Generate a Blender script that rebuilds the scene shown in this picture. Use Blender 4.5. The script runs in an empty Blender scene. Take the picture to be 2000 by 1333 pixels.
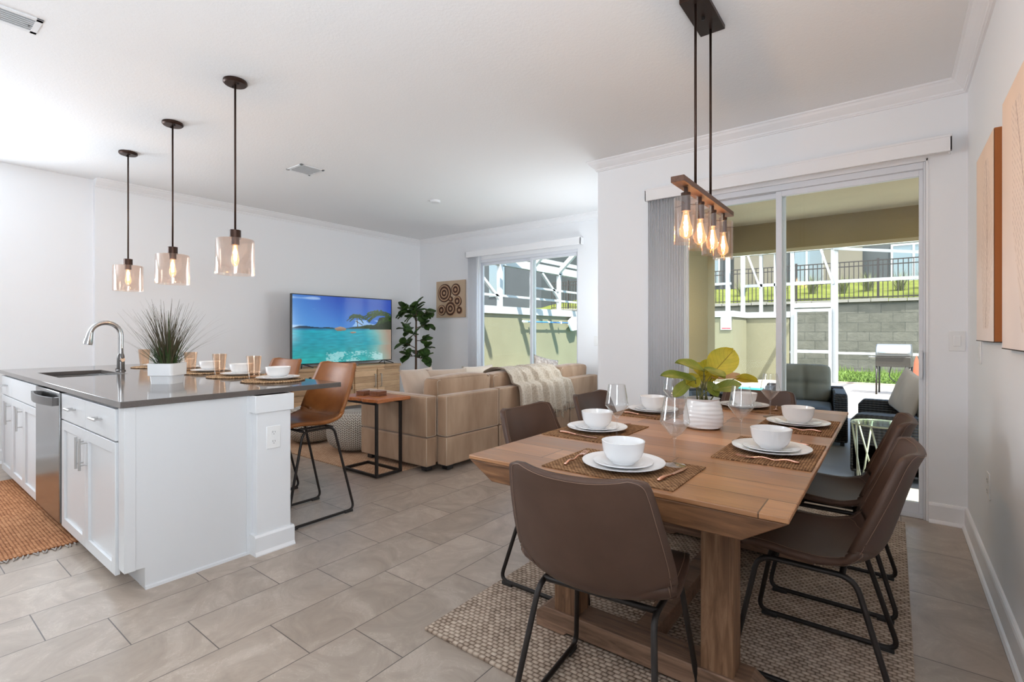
import bpy, math, random
from math import pi, sin, cos, radians as R, sqrt, atan2
from mathutils import Vector as V, Matrix, noise as mnoise

random.seed(7)
scn = bpy.context.scene
col = scn.collection

# ------------------------------------------------------------------ camera
cam = bpy.data.cameras.new('camera')
cam.sensor_width = 36.0
cam.lens = 975.0 / 2000.0 * 36.0
cam.shift_y = -17.5 / 2000.0
cam.clip_start = 0.05
cam.clip_end = 300
camo = bpy.data.objects.new('camera', cam)
camo.location = (0, 0, 1.238)
camo.rotation_euler = (pi / 2, 0, R(37.35))
col.objects.link(camo)
scn.camera = camo

# ------------------------------------------------------------------ view / world / light
scn.view_settings.view_transform = 'Standard'
scn.view_settings.look = 'None'
scn.view_settings.gamma = 1.0
scn.view_settings.use_curve_mapping = False
scn.view_settings.exposure = 0.38
cy = scn.cycles
cy.use_denoising = True
cy.max_bounces = 14
cy.diffuse_bounces = 8
cy.glossy_bounces = 4
cy.transmission_bounces = 8
cy.transparent_max_bounces = 24
cy.caustics_reflective = False
cy.caustics_refractive = False
cy.sample_clamp_indirect = 6.0

wd = bpy.data.worlds.new('sky')
scn.world = wd
wd.use_nodes = True
wn = wd.node_tree
wn.nodes.clear()
wo = wn.nodes.new('ShaderNodeOutputWorld')
wb = wn.nodes.new('ShaderNodeBackground')
ws = wn.nodes.new('ShaderNodeTexSky')
ws.sky_type = 'NISHITA'
ws.sun_disc = False
ws.sun_elevation = R(52)
ws.sun_rotation = R(200)
ws.air_density = 1.0
ws.dust_density = 2.0
ws.ozone_density = 0.6
wb.inputs['Strength'].default_value = 0.75
wn.links.new(ws.outputs[0], wb.inputs[0])
wn.links.new(wb.outputs[0], wo.inputs[0])


def light(name, kind, loc, energy, color=(1, 1, 1), rot=(0, 0, 0), size=None, size_y=None, radius=None):
    d = bpy.data.lights.new(name, kind)
    d.energy = energy
    d.color = color
    if kind == 'AREA':
        d.shape = 'RECTANGLE'
        d.size = size
        d.size_y = size_y
    if radius is not None:
        d.shadow_soft_size = radius
    o = bpy.data.objects.new(name, d)
    o.location = loc
    o.rotation_euler = rot
    col.objects.link(o)
    return o


sun = light('sun', 'SUN', (0, 0, 12), 15.0, (1.0, 0.96, 0.90), V((-0.40, 0.24, -0.88)).to_track_quat('-Z', 'Y').to_euler())
sun.data.angle = R(0.6)
# added fill lamps out of view, brightening the open plan room; no windows there
light('kitchen_fill_light', 'AREA', (-1.6, -1.6, 0.6), 31, (0.81, 0.905, 1.0), (R(176), 0, 0), 5.0, 1.8)
light('side_fill_light', 'AREA', (0.34, -0.30, 1.75), 105, (0.81, 0.905, 1.0), (R(125), 0, R(92)), 1.5, 1.4)
light('left_fill_light', 'AREA', (-6.4, -0.3, 1.9), 70, (0.81, 0.905, 1.0), (R(105), 0, R(-88)), 1.6, 1.3)
# added hidden lamp behind the dining wall, brightens the living room ceiling; no window
light('living_fill_light', 'AREA', (-2.25, 4.98, 1.60), 34, (0.88, 0.95, 1.0), (R(118), 0, R(99)), 1.2, 1.3)

# ------------------------------------------------------------------ node helpers
class NT:
    def __init__(s, name):
        s.mat = bpy.data.materials.new(name)
        s.mat.use_nodes = True
        s.t = s.mat.node_tree
        s.t.nodes.clear()
        s.out = s.t.nodes.new('ShaderNodeOutputMaterial')

    def n(s, typ, **kw):
        nd = s.t.nodes.new(typ)
        for k, v in kw.items():
            setattr(nd, k, v)
        return nd

    def l(s, a, b):
        s.t.links.new(a, b)

    def put(s, sock, v):
        if v is None:
            return
        if isinstance(v, bpy.types.NodeSocket):
            s.l(v, sock)
        elif isinstance(v, (tuple, list)) and sock.type == 'RGBA' and len(v) == 3:
            sock.default_value = (*v, 1)
        else:
            sock.default_value = v

    def m(s, op, a, b=None, c=None):
        nd = s.n('ShaderNodeMath', operation=op)
        s.put(nd.inputs[0], a)
        if b is not None:
            s.put(nd.inputs[1], b)
        if c is not None:
            s.put(nd.inputs[2], c)
        return nd.outputs[0]

    def coord(s, kind='Object', scale=None):
        tc = s.n('ShaderNodeTexCoord')
        o = tc.outputs[kind]
        if scale is not None:
            mp = s.n('ShaderNodeMapping')
            s.l(o, mp.inputs[0])
            mp.inputs['Scale'].default_value = scale if isinstance(scale, (tuple, list)) else (scale,) * 3
            o = mp.outputs[0]
        return o

    def xyz(s, co):
        sp = s.n('ShaderNodeSeparateXYZ')
        s.l(co, sp.inputs[0])
        return sp.outputs[0], sp.outputs[1], sp.outputs[2]

    def cmb(s, x, y, z):
        c = s.n('ShaderNodeCombineXYZ')
        s.put(c.inputs[0], x); s.put(c.inputs[1], y); s.put(c.inputs[2], z)
        return c.outputs[0]

    def noise(s, co, scale=5, detail=3, rough=0.5, dist=0.0):
        nd = s.n('ShaderNodeTexNoise')
        s.l(co, nd.inputs['Vector'])
        nd.inputs['Scale'].default_value = scale
        nd.inputs['Detail'].default_value = detail
        nd.inputs['Roughness'].default_value = rough
        nd.inputs['Distortion'].default_value = dist
        return nd.outputs[0]

    def wnoise(s, co):
        nd = s.n('ShaderNodeTexWhiteNoise', noise_dimensions='3D')
        s.l(co, nd.inputs[0])
        return nd.outputs[0]

    def ramp(s, f, stops, interp='LINEAR'):
        nd = s.n('ShaderNodeValToRGB')
        s.put(nd.inputs[0], f)
        cr = nd.color_ramp
        cr.interpolation = interp
        while len(cr.elements) < len(stops):
            cr.elements.new(0.5)
        for e, (p, c) in zip(cr.elements, stops):
            e.position = p
            e.color = (*c, 1) if len(c) == 3 else c
        return nd.outputs[0]

    def mix(s, f, a, b, blend='MIX'):
        nd = s.n('ShaderNodeMix', data_type='RGBA', blend_type=blend)
        s.put(nd.inputs[0], f)
        s.put(nd.inputs[6], a)
        s.put(nd.inputs[7], b)
        return nd.outputs[2]

    def bump(s, h, strength=0.3, dist=0.01):
        nd = s.n('ShaderNodeBump')
        nd.inputs['Strength'].default_value = strength
        nd.inputs['Distance'].default_value = dist
        s.l(h, nd.inputs['Height'])
        return nd.outputs[0]

    def bsdf(s, color, rough=0.5, metal=0.0, normal=None, spec=0.5, sheen=0.0, coat=0.0, sub=0.0, emis=None, estr=0.0):
        b = s.n('ShaderNodeBsdfPrincipled')
        s.put(b.inputs['Base Color'], color)
        s.put(b.inputs['Roughness'], rough)
        s.put(b.inputs['Metallic'], metal)
        s.put(b.inputs['Specular IOR Level'], spec)
        if sheen:
            b.inputs['Sheen Weight'].default_value = sheen
            b.inputs['Sheen Roughness'].default_value = 0.4
        if coat:
            b.inputs['Coat Weight'].default_value = coat
            b.inputs['Coat Roughness'].default_value = 0.15
        if normal is not None:
            s.l(normal, b.inputs['Normal'])
        if emis is not None:
            s.put(b.inputs['Emission Color'], emis)
            b.inputs['Emission Strength'].default_value = estr
        s.l(b.outputs[0], s.out.inputs[0])
        return b


MC = {}


def plain(name, c, rough=0.5, metal=0.0, bumpscale=None, bstr=0.15, bdist=0.003, var=0.0, spec=0.5, sheen=0.0, coat=0.0):
    if name in MC:
        return MC[name]
    t = NT(name)
    co = t.coord()
    nrm = None
    colr = c
    if bumpscale:
        h = t.noise(co, bumpscale, 3)
        nrm = t.bump(h, bstr, bdist)
    if var:
        f = t.noise(co, (bumpscale or 20) * 0.13 + 1.5, 4)
        colr = t.ramp(f, [(0.3, tuple(x * (1 - var) for x in c)), (0.7, tuple(min(1, x * (1 + var)) for x in c))])
    t.bsdf(colr, rough, metal, nrm, spec, sheen, coat)
    MC[name] = t.mat
    return t.mat


def wood(name, dark, mid, light, axis='x', scale=1.0, rough=0.45, plank=None, seam=0.003, bstr=0.2, contrast=1.0, coat=0.0, spec=0.4):
    """grain runs along `axis`; plank = (cross axis, width, length) draws board seams"""
    t = NT(name)
    co = t.coord()
    x, y, z = t.xyz(co)
    ax = {'x': x, 'y': y, 'z': z}
    st = {'x': (0.10, 1, 1), 'y': (1, 0.10, 1), 'z': (1, 1, 0.10)}[axis]
    idv = None
    if plank:
        ca, w, ln = plank
        r = t.m('FLOOR', t.m('DIVIDE', ax[ca], w))
        idr = t.wnoise(t.cmb(r, 3.3, 1.7))
        lp = t.m('ADD', t.m('DIVIDE', ax[axis], ln), t.m('MULTIPLY', idr, 5.0))
        c2 = t.m('FLOOR', lp)
        idv = t.wnoise(t.cmb(r, c2, 9.1))
        off = t.m('MULTIPLY', idv, 13.0)
        co2 = t.cmb(t.m('ADD', x, off), t.m('ADD', y, off), t.m('ADD', z, off))
        fr = t.m('FRACT', t.m('DIVIDE', ax[ca], w))
        d1 = t.m('MULTIPLY', t.m('MINIMUM', fr, t.m('SUBTRACT', 1.0, fr)), w)
        fl = t.m('FRACT', lp)
        d2 = t.m('MULTIPLY', t.m('MINIMUM', fl, t.m('SUBTRACT', 1.0, fl)), ln)
        dd = t.m('MINIMUM', d1, d2)
        seamf = t.m('LESS_THAN', dd, seam / 2)
    else:
        co2 = co
        seamf = None
    mp = t.n('ShaderNodeMapping')
    t.l(co2, mp.inputs[0])
    mp.inputs['Scale'].default_value = tuple(v * scale for v in st)
    g = t.noise(mp.outputs[0], 34, 5, 0.62, 1.2)
    g2 = t.noise(mp.outputs[0], 6, 3, 0.5, 0.8)
    f = t.m('ADD', t.m('MULTIPLY', g, 0.55), t.m('MULTIPLY', g2, 0.45))
    a, b = 0.5 - 0.17 / contrast, 0.5 + 0.17 / contrast
    c = t.ramp(f, [(a, dark), (0.5, mid), (b, light)])
    if idv is not None:
        c = t.mix(0.55, c, t.ramp(idv, [(0, tuple(v * 0.72 for v in mid)), (1, tuple(min(1, v * 1.3) for v in light))]), 'MIX')
        c = t.mix(t.m('MULTIPLY', seamf, 0.8), c, tuple(v * 0.3 for v in dark))
    fine = t.noise(mp.outputs[0], 120, 2)
    h = t.m('ADD', t.m('MULTIPLY', g, 0.6), t.m('MULTIPLY', fine, 0.4))
    if seamf is not None:
        h = t.m('SUBTRACT', h, t.m('MULTIPLY', seamf, 1.5))
    t.bsdf(c, t.m('ADD', t.m('MULTIPLY', g, 0.2), rough - 0.1), 0, t.bump(h, bstr, 0.002), spec, coat=coat)
    return t.mat


def thin_glass(name, tint=(1, 1, 1), refl=0.12, edge=0.55, rough=0.02):
    t = NT(name)
    tr = t.n('ShaderNodeBsdfTransparent')
    tr.inputs[0].default_value = (*tint, 1)
    gl = t.n('ShaderNodeBsdfGlossy')
    gl.inputs['Color'].default_value = (1, 1, 1, 1)
    gl.inputs['Roughness'].default_value = rough
    lw = t.n('ShaderNodeLayerWeight')
    lw.inputs[0].default_value = 0.35
    f = t.m('MINIMUM', t.m('ADD', t.m('MULTIPLY', t.m('POWER', lw.outputs['Facing'], 2.5), edge), refl * 0.4), 1.0)
    mx = t.n('ShaderNodeMixShader')
    t.l(f, mx.inputs[0])
    t.l(tr.outputs[0], mx.inputs[1])
    t.l(gl.outputs[0], mx.inputs[2])
    t.l(mx.outputs[0], t.out.inputs[0])
    return t.mat


def emit(name, color, s):
    t = NT(name)
    e = t.n('ShaderNodeEmission')
    e.inputs[0].default_value = (*color, 1)
    e.inputs[1].default_value = s
    t.l(e.outputs[0], t.out.inputs[0])
    return t.mat


# ------------------------------------------------------------------ materials
wall_m = plain('wall_paint', (0.86, 0.87, 0.885), 0.75, bumpscale=160, bstr=0.06, bdist=0.002)
trim_m = plain('trim_paint', (0.86, 0.86, 0.87), 0.38)
white_m = plain('white_paint', (0.76, 0.77, 0.78), 0.35)
cab_m = plain('cabinet_paint', (0.66, 0.665, 0.67), 0.33)
black_m = plain('black_metal', (0.018, 0.013, 0.011), 0.42, 0.3, bumpscale=90, bstr=0.05)
bronze_m = plain('dark_bronze', (0.055, 0.03, 0.022), 0.38, 0.75)
steel_m = plain('brushed_steel', (0.50, 0.49, 0.48), 0.22, 1.0)
darksteel_m = plain('dark_steel', (0.16, 0.15, 0.145), 0.26, 1.0)
nickel_m = plain('nickel', (0.55, 0.54, 0.53), 0.3, 1.0)
copper_m = plain('copper_rose', (0.80, 0.46, 0.34), 0.25, 1.0)
porcelain_m = plain('porcelain', (0.82, 0.82, 0.82), 0.12, spec=0.55)
plate_m = plain('outlet_plastic', (0.82, 0.82, 0.81), 0.3)
darkslot_m = plain('dark_slot', (0.05, 0.05, 0.05), 0.6)
gap_m = plain('gap_shadow_gasket', (0.10, 0.10, 0.10), 0.8)
plastic_m = plain('black_plastic', (0.012, 0.012, 0.013), 0.3)
rubber_m = plain('black_rubber', (0.02, 0.018, 0.017), 0.6)
soil_m = plain('soil', (0.05, 0.03, 0.02), 0.95, bumpscale=120, bstr=0.8)


def ceiling_mat():
    t = NT('knockdown_ceiling')
    co = t.coord()
    h = t.noise(co, 60, 3, 0.6, 0.5)
    h2 = t.ramp(h, [(0.42, (0, 0, 0)), (0.62, (1, 1, 1))])
    t.bsdf((0.86, 0.865, 0.87), 0.85, 0, t.bump(h2, 0.16, 0.003), 0.2)
    return t.mat


ceil_m = ceiling_mat()


def tile_mat():
    t = NT('stone_look_floor_tile')
    co = t.coord()
    x, y, z = t.xyz(co)
    rr = t.m('DIVIDE', t.m('ADD', x, 2.09), 0.3045)
    r = t.m('FLOOR', rr)
    vv = t.m('DIVIDE', t.m('SUBTRACT', t.m('SUBTRACT', y, 1.056), t.m('MULTIPLY', r, 0.2)), 0.6)
    c = t.m('FLOOR', vv)
    fx = t.m('FRACT', rr)
    fy = t.m('FRACT', vv)
    dx = t.m('MULTIPLY', t.m('MINIMUM', fx, t.m('SUBTRACT', 1.0, fx)), 0.3045)
    dy = t.m('MULTIPLY', t.m('MINIMUM', fy, t.m('SUBTRACT', 1.0, fy)), 0.6)
    g = t.m('LESS_THAN', t.m('MINIMUM', dx, dy), 0.0021)
    idv = t.wnoise(t.cmb(r, c, 2.2))
    off = t.m('MULTIPLY', idv, 17.0)
    co2 = t.cmb(t.m('ADD', x, off), t.m('ADD', y, off), off)
    n1 = t.noise(co2, 3.6, 8, 0.68, 1.6)
    n2 = t.noise(co2, 9.0, 5, 0.6, 2.2)
    base = t.ramp(n1, [(0.25, (0.305, 0.245, 0.195)), (0.5, (0.405, 0.33, 0.268)), (0.78, (0.52, 0.44, 0.365))])
    vein = t.ramp(t.m('ABSOLUTE', t.m('SUBTRACT', n2, 0.5)), [(0.0, (1, 1, 1)), (0.018, (0, 0, 0))])
    vmask = t.m('MULTIPLY', vein, t.m('GREATER_THAN', n1, 0.53))
    base = t.mix(t.m('MULTIPLY', vmask, 0.5), base, (0.58, 0.50, 0.42))
    tone = t.m('ADD', t.m('MULTIPLY', idv, 0.16), 0.92)
    base = t.mix(1.0, base, t.cmb(tone, tone, tone), 'MULTIPLY')
    colr = t.mix(g, base, (0.10, 0.08, 0.07))
    h = t.m('SUBTRACT', t.m('MULTIPLY', n1, 0.15), g)
    rough = t.m('ADD', 0.27, t.m('MULTIPLY', n2, 0.14))
    t.bsdf(colr, rough, 0, t.bump(h, 0.25, 0.002), 0.5)
    return t.mat


tile_m = tile_mat()
rustic = dict(rough=0.42, bstr=0.3)
table_top_m = wood('table_plank_wood', (0.12, 0.05, 0.02), (0.29, 0.125, 0.05), (0.50, 0.25, 0.115), 'x', 1.0, 0.36, ('y', 0.155, 1.3), 0.004, 0.3, 1.15, 0.15, 0.45)
table_edge_m = wood('table_side_wood', (0.07, 0.028, 0.010), (0.17, 0.075, 0.03), (0.33, 0.165, 0.07), 'x', 1.2, 0.5)
table_leg_m = wood('table_leg_wood', (0.07, 0.032, 0.016), (0.18, 0.09, 0.045), (0.32, 0.18, 0.10), 'z', 1.2, 0.6, contrast=1.2)
table_foot_m = wood('table_foot_wood', (0.09, 0.05, 0.03), (0.21, 0.12, 0.075), (0.33, 0.20, 0.13), 'x', 1.2, 0.6)
side_m = wood('honey_side_table_wood', (0.22, 0.07, 0.022), (0.42, 0.14, 0.045), (0.58, 0.24, 0.09), 'y', 1.2, 0.35)
mango_m = wood('reclaimed_mango_wood', (0.26, 0.14, 0.065), (0.45, 0.28, 0.15), (0.62, 0.42, 0.25), 'y', 1.3, 0.6, ('z', 0.085, 0.5), 0.003, 0.3, 1.3)
box_m = wood('coaster_wood', (0.12, 0.04, 0.02), (0.24, 0.09, 0.04), (0.34, 0.14, 0.07), 'y', 3, 0.4)


def leather(name, base, worn, rough=0.42):
    t = NT(name)
    co = t.coord()
    n1 = t.noise(co, 4.0, 4, 0.6)
    c = t.ramp(n1, [(0.3, base), (0.75, worn)])
    h = t.noise(co, 260, 2)
    t.bsdf(c, t.m('ADD', rough - 0.05, t.m('MULTIPLY', n1, 0.1)), 0, t.bump(h, 0.12, 0.001), 0.4)
    return t.mat


brown_l = leather('brown_leather', (0.060, 0.030, 0.019), (0.090, 0.048, 0.032), 0.47)
tan_l = leather('cognac_leather', (0.17, 0.052, 0.012), (0.36, 0.135, 0.036), 0.38)
stitch_m = plain('tan_thread', (0.26, 0.16, 0.11), 0.7)
stitch2_m = plain('dark_cognac_thread', (0.26, 0.10, 0.03), 0.6)


def fabric(name, c1, c2, scale=380, sheen=0.4, big=1.6, rough=0.85, stretch=(1, 1, 0.25)):
    t = NT(name)
    co = t.coord()
    mp = t.n('ShaderNodeMapping')
    t.l(co, mp.inputs[0])
    mp.inputs['Scale'].default_value = stretch
    n1 = t.noise(mp.outputs[0], big * 2.2, 4, 0.6)
    c = t.ramp(n1, [(0.32, c1), (0.68, c2)])
    h = t.noise(co, scale, 2)
    t.bsdf(c, rough, 0, t.bump(h, 0.25, 0.001), 0.25, sheen)
    return t.mat


sofa_m = fabric('taupe_velvet', (0.30, 0.19, 0.118), (0.46, 0.32, 0.215), 380, 0.35, 2.2)
sofa_pipe_m = plain('piping_taupe', (0.52, 0.40, 0.30), 0.8)
pillow_m = fabric('beige_pillow_linen', (0.47, 0.37, 0.29), (0.58, 0.47, 0.38), 300, 0.2)
pillow2_m = fabric('cream_pillow', (0.60, 0.52, 0.43), (0.70, 0.62, 0.53), 200, 0.2)
patt_m = fabric('patterned_pillow', (0.30, 0.24, 0.20), (0.72, 0.66, 0.60), 300, 0.1, 12, stretch=(1, 1, 1))
outcush_m = fabric('olive_grey_outdoor_cushion', (0.16, 0.145, 0.105), (0.22, 0.20, 0.155), 400, 0.1)
greycush_m = fabric('grey_outdoor_cushion', (0.16, 0.17, 0.18), (0.24, 0.25, 0.26), 400, 0.1)
seatcush_m = fabric('slate_seat_cushion', (0.10, 0.12, 0.15), (0.15, 0.17, 0.20), 400, 0.1)


def throw_mat():
    t = NT('cream_woven_throw')
    co = t.coord()
    n1 = t.noise(co, 60, 3, 0.7)
    n2 = t.noise(co, 240, 2)
    c = t.ramp(n1, [(0.3, (0.40, 0.33, 0.25)), (0.6, (0.62, 0.54, 0.44))])
    t.bsdf(c, 0.95, 0, t.bump(t.m('ADD', n1, n2), 0.7, 0.006), 0.1, 0.3)
    return t.mat


throw_m = throw_mat()


def weave(name, c_dark, c_mid, c_light, sx, sy, bstr=0.7, bdist=0.006, offset=True, var=3.0):
    """basket weave rug: rows of nubs staggered"""
    t = NT(name)
    co = t.coord()
    x, y, z = t.xyz(co)
    wob = t.m('MULTIPLY', t.m('SUBTRACT', t.noise(co, 9, 2), 0.5), 0.6)
    ys = t.m('ADD', t.m('MULTIPLY', y, sy), wob)
    row = t.m('FLOOR', ys)
    xs = t.m('ADD', t.m('MULTIPLY', x, sx), t.m('MULTIPLY', t.m('MODULO', row, 2.0), 0.5 if offset else 0.0))
    xs = t.m('ADD', xs, wob)
    a = t.m('SINE', t.m('MULTIPLY', t.m('FRACT', xs), pi))
    b = t.m('SINE', t.m('MULTIPLY', t.m('FRACT', ys), pi))
    h = t.m('POWER', t.m('MULTIPLY', a, b), 0.5)
    rid = t.wnoise(t.cmb(t.m('FLOOR', xs), row, 1.0))
    n1 = t.noise(co, var, 3)
    f = t.m('ADD', t.m('ADD', t.m('MULTIPLY', h, 0.55), t.m('MULTIPLY', rid, 0.25)), t.m('MULTIPLY', n1, 0.2))
    c = t.ramp(f, [(0.2, c_dark), (0.55, c_mid), (0.9, c_light)])
    fine = t.noise(co, 500, 2)
    t.bsdf(c, 0.9, 0, t.bump(t.m('ADD', h, t.m('MULTIPLY', fine, 0.3)), bstr, bdist), 0.15)
    return t.mat


rug_m = weave('dining_rug_jute', (0.13, 0.085, 0.06), (0.45, 0.345, 0.265), (0.68, 0.57, 0.46), 36, 52, 0.7, 0.006)
mat_m = weave('woven_placemat_brown', (0.05, 0.022, 0.01), (0.22, 0.115, 0.055), (0.46, 0.27, 0.14), 70, 110, 0.7, 0.003)
kit_m = weave('terracotta_flatweave', (0.16, 0.055, 0.022), (0.44, 0.19, 0.085), (0.62, 0.32, 0.16), 34, 60, 0.7, 0.005, False)
jute_m = weave('living_jute', (0.34, 0.20, 0.12), (0.52, 0.34, 0.22), (0.62, 0.43, 0.30), 30, 55, 0.3, 0.003)
wick_m = weave('dark_wicker', (0.006, 0.005, 0.005), (0.022, 0.018, 0.016), (0.05, 0.042, 0.036), 40, 40, 0.9, 0.008)


def wicker_mat():
    t = NT('dark_resin_wicker')
    co = t.coord()
    x, y, z = t.xyz(co)
    a = t.m('SINE', t.m('MULTIPLY', z, 260.0))
    b = t.m('SINE', t.m('MULTIPLY', t.m('ADD', x, y), 180.0))
    h = t.m('ADD', a, t.m('MULTIPLY', b, 0.5))
    c = t.ramp(t.m('ADD', t.m('MULTIPLY', h, 0.25), 0.5), [(0.2, (0.004, 0.004, 0.004)), (0.9, (0.045, 0.038, 0.034))])
    t.bsdf(c, 0.5, 0, t.bump(h, 0.6, 0.004), 0.4)
    return t.mat


wicker_m = wicker_mat()


def seagrass_mat():
    t = NT('braided_seagrass')
    co = t.coord()
    x, y, z = t.xyz(co)
    ang = t.m('ARCTAN2', y, x)
    rad = t.m('SQRT', t.m('ADD', t.m('MULTIPLY', x, x), t.m('MULTIPLY', y, y)))
    ring = t.m('MULTIPLY', rad, 62.0)
    zig = t.m('SINE', t.m('ADD', t.m('MULTIPLY', ang, 70.0), t.m('MULTIPLY', t.m('FLOOR', ring), 2.2)))
    h = t.m('MULTIPLY', t.m('SINE', t.m('MULTIPLY', t.m('FRACT', ring), pi)), t.m('ADD', 1.0, t.m('MULTIPLY', zig, 0.6)))
    n1 = t.noise(co, 45, 3)
    f = t.m('ADD', t.m('MULTIPLY', h, 0.35), t.m('MULTIPLY', n1, 0.5))
    c = t.ramp(f, [(0.22, (0.09, 0.045, 0.02)), (0.45, (0.40, 0.24, 0.12)), (0.8, (0.72, 0.55, 0.36))])
    t.bsdf(c, 0.7, 0, t.bump(h, 0.8, 0.005), 0.25)
    return t.mat


seagrass_m = seagrass_mat()


def counter_mat():
    t = NT('grey_quartz')
    co = t.coord()
    n1 = t.noise(co, 260, 2, 0.6)
    c = t.ramp(n1, [(0.3, (0.105, 0.09, 0.082)), (0.7, (0.135, 0.118, 0.108))])
    t.bsdf(c, 0.09, 0, None, 0.6)
    return t.mat


counter_m = counter_mat()


def stainless_mat():
    t = NT('stainless_front')
    co = t.coord(scale=(1, 1, 60))
    n1 = t.noise(co, 6, 3)
    c = t.ramp(n1, [(0.3, (0.30, 0.295, 0.29)), (0.7, (0.38, 0.375, 0.37))])
    t.bsdf(c, t.m('ADD', 0.16, t.m('MULTIPLY', n1, 0.1)), 1.0)
    return t.mat


stainless_m = stainless_mat()


def knit_mat():
    t = NT('chunky_cream_knit')
    co = t.coord()
    x, y, z = t.xyz(co)
    ang = t.m('MULTIPLY', t.m('ARCTAN2', y, x), 44.0 / (2 * pi))
    zz = t.m('MULTIPLY', z, 44.0)
    zig = t.m('ABSOLUTE', t.m('SUBTRACT', t.m('FRACT', ang), 0.5))
    v = t.m('FRACT', t.m('ADD', zz, t.m('MULTIPLY', zig, 1.5)))
    a = t.m('SINE', t.m('MULTIPLY', v, pi))
    side = t.m('SINE', t.m('MULTIPLY', t.m('FRACT', t.m('MULTIPLY', ang, 2.0)), pi))
    h = t.m('MULTIPLY', t.m('POWER', a, 0.6), t.m('POWER', side, 0.35))
    c = t.ramp(h, [(0.25, (0.13, 0.10, 0.075)), (0.55, (0.55, 0.49, 0.42)), (0.9, (0.74, 0.69, 0.62))])
    t.bsdf(c, 0.95, 0, t.bump(h, 0.9, 0.012), 0.1, 0.2)
    return t.mat


knit_m = knit_mat()


def stucco(name, c, sc=60, st=0.5):
    t = NT(name)
    co = t.coord()
    n1 = t.noise(co, sc, 4, 0.6)
    n2 = t.noise(co, 1.2, 3)
    cc = t.ramp(n2, [(0.3, tuple(v * 0.93 for v in c)), (0.7, tuple(min(1, v * 1.05) for v in c))])
    t.bsdf(cc, 0.9, 0, t.bump(n1, st, 0.01), 0.2)
    return t.mat


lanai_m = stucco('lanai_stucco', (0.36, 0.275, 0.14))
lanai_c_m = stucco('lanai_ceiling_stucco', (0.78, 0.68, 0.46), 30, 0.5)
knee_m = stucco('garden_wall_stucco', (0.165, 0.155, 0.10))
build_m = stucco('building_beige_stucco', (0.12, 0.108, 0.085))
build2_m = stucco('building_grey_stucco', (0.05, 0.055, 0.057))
frame_m = plain('white_door_frame', (0.74, 0.76, 0.80), 0.35)
alu_m = plain('white_aluminium', (0.34, 0.35, 0.35), 0.4)
winglass_m = plain('building_window_glass', (0.05, 0.08, 0.10), 0.08, spec=0.8)


def paver_mat():
    t = NT('pool_deck_paver')
    co = t.coord()
    br = t.n('ShaderNodeTexBrick')
    t.l(co, br.inputs[0])
    br.inputs['Color1'].default_value = (0.35, 0.31, 0.27, 1)
    br.inputs['Color2'].default_value = (0.31, 0.27, 0.235, 1)
    br.inputs['Mortar'].default_value = (0.30, 0.26, 0.22, 1)
    br.inputs['Scale'].default_value = 2.2
    br.inputs['Mortar Size'].default_value = 0.012
    t.bsdf(br.outputs[0], 0.7, 0, None, 0.3)
    return t.mat


paver_m = paver_mat()


def blockwall_mat():
    t = NT('split_face_block')
    co = t.coord()
    x, y, z = t.xyz(co)
    br = t.n('ShaderNodeTexBrick')
    t.l(t.cmb(x, z, 0.0), br.inputs[0])
    br.inputs['Color1'].default_value = (0.105, 0.10, 0.085, 1)
    br.inputs['Color2'].default_value = (0.07, 0.068, 0.056, 1)
    br.inputs['Mortar'].default_value = (0.05, 0.05, 0.045, 1)
    br.inputs['Scale'].default_value = 1.0
    br.inputs['Brick Width'].default_value = 0.62
    br.inputs['Row Height'].default_value = 0.31
    br.inputs['Mortar Size'].default_value = 0.012
    br.inputs['Bias'].default_value = -0.1
    n1 = t.noise(co, 5, 5, 0.65)
    c = t.mix(0.5, br.outputs[0], t.ramp(n1, [(0.3, (0.06, 0.06, 0.05)), (0.7, (0.115, 0.11, 0.09))]))
    h = t.m('ADD', t.m('MULTIPLY', br.outputs[1], -1.0), n1)
    t.bsdf(c, 0.95, 0, t.bump(h, 0.6, 0.03), 0.15)
    return t.mat


block_m = blockwall_mat()


def grass_mat(name, a, b, c_):
    t = NT(name)
    co = t.coord()
    n1 = t.noise(co, 1.1, 5, 0.7)
    n2 = t.noise(co, 40, 3, 0.7)
    f = t.m('ADD', t.m('MULTIPLY', n1, 0.6), t.m('MULTIPLY', n2, 0.4))
    c = t.ramp(f, [(0.35, a), (0.52, b), (0.7, c_)])
    t.bsdf(c, 0.9, 0, t.bump(n2, 0.9, 0.05), 0.1)
    return t.mat


lawn_m = grass_mat('lawn_grass', (0.025, 0.05, 0.008), (0.065, 0.105, 0.014), (0.11, 0.14, 0.028))
slope_m = grass_mat('slope_grass', (0.045, 0.055, 0.012), (0.11, 0.125, 0.024), (0.15, 0.15, 0.05))
orn_m = plain('ornamental_grass_blades', (0.11, 0.12, 0.05), 0.8, var=0.3)


def water_mat():
    t = NT('pool_water')
    co = t.coord()
    n1 = t.noise(co, 5, 3, 0.6, 1.0)
    c = t.ramp(n1, [(0.35, (0.0, 0.13, 0.14)), (0.6, (0.0, 0.24, 0.25)), (0.72, (0.10, 0.36, 0.36))])
    t.bsdf(c, 0.35, 0, t.bump(n1, 0.3, 0.03), 0.15)
    return t.mat


water_m = water_mat()


def attr_emit(name, s, gloss=True):
    t = NT(name)
    a = t.n('ShaderNodeVertexColor')
    a.layer_name = 'Col'
    if gloss:
        b = t.bsdf((0.012, 0.012, 0.014), 0.12, 0, None, 0.45, emis=a.outputs[0], estr=s)
    else:
        t.bsdf(a.outputs[0], 0.75, 0, t.bump(t.noise(t.coord(), 300, 2), 0.2, 0.001), 0.2)
    return t.mat


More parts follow.
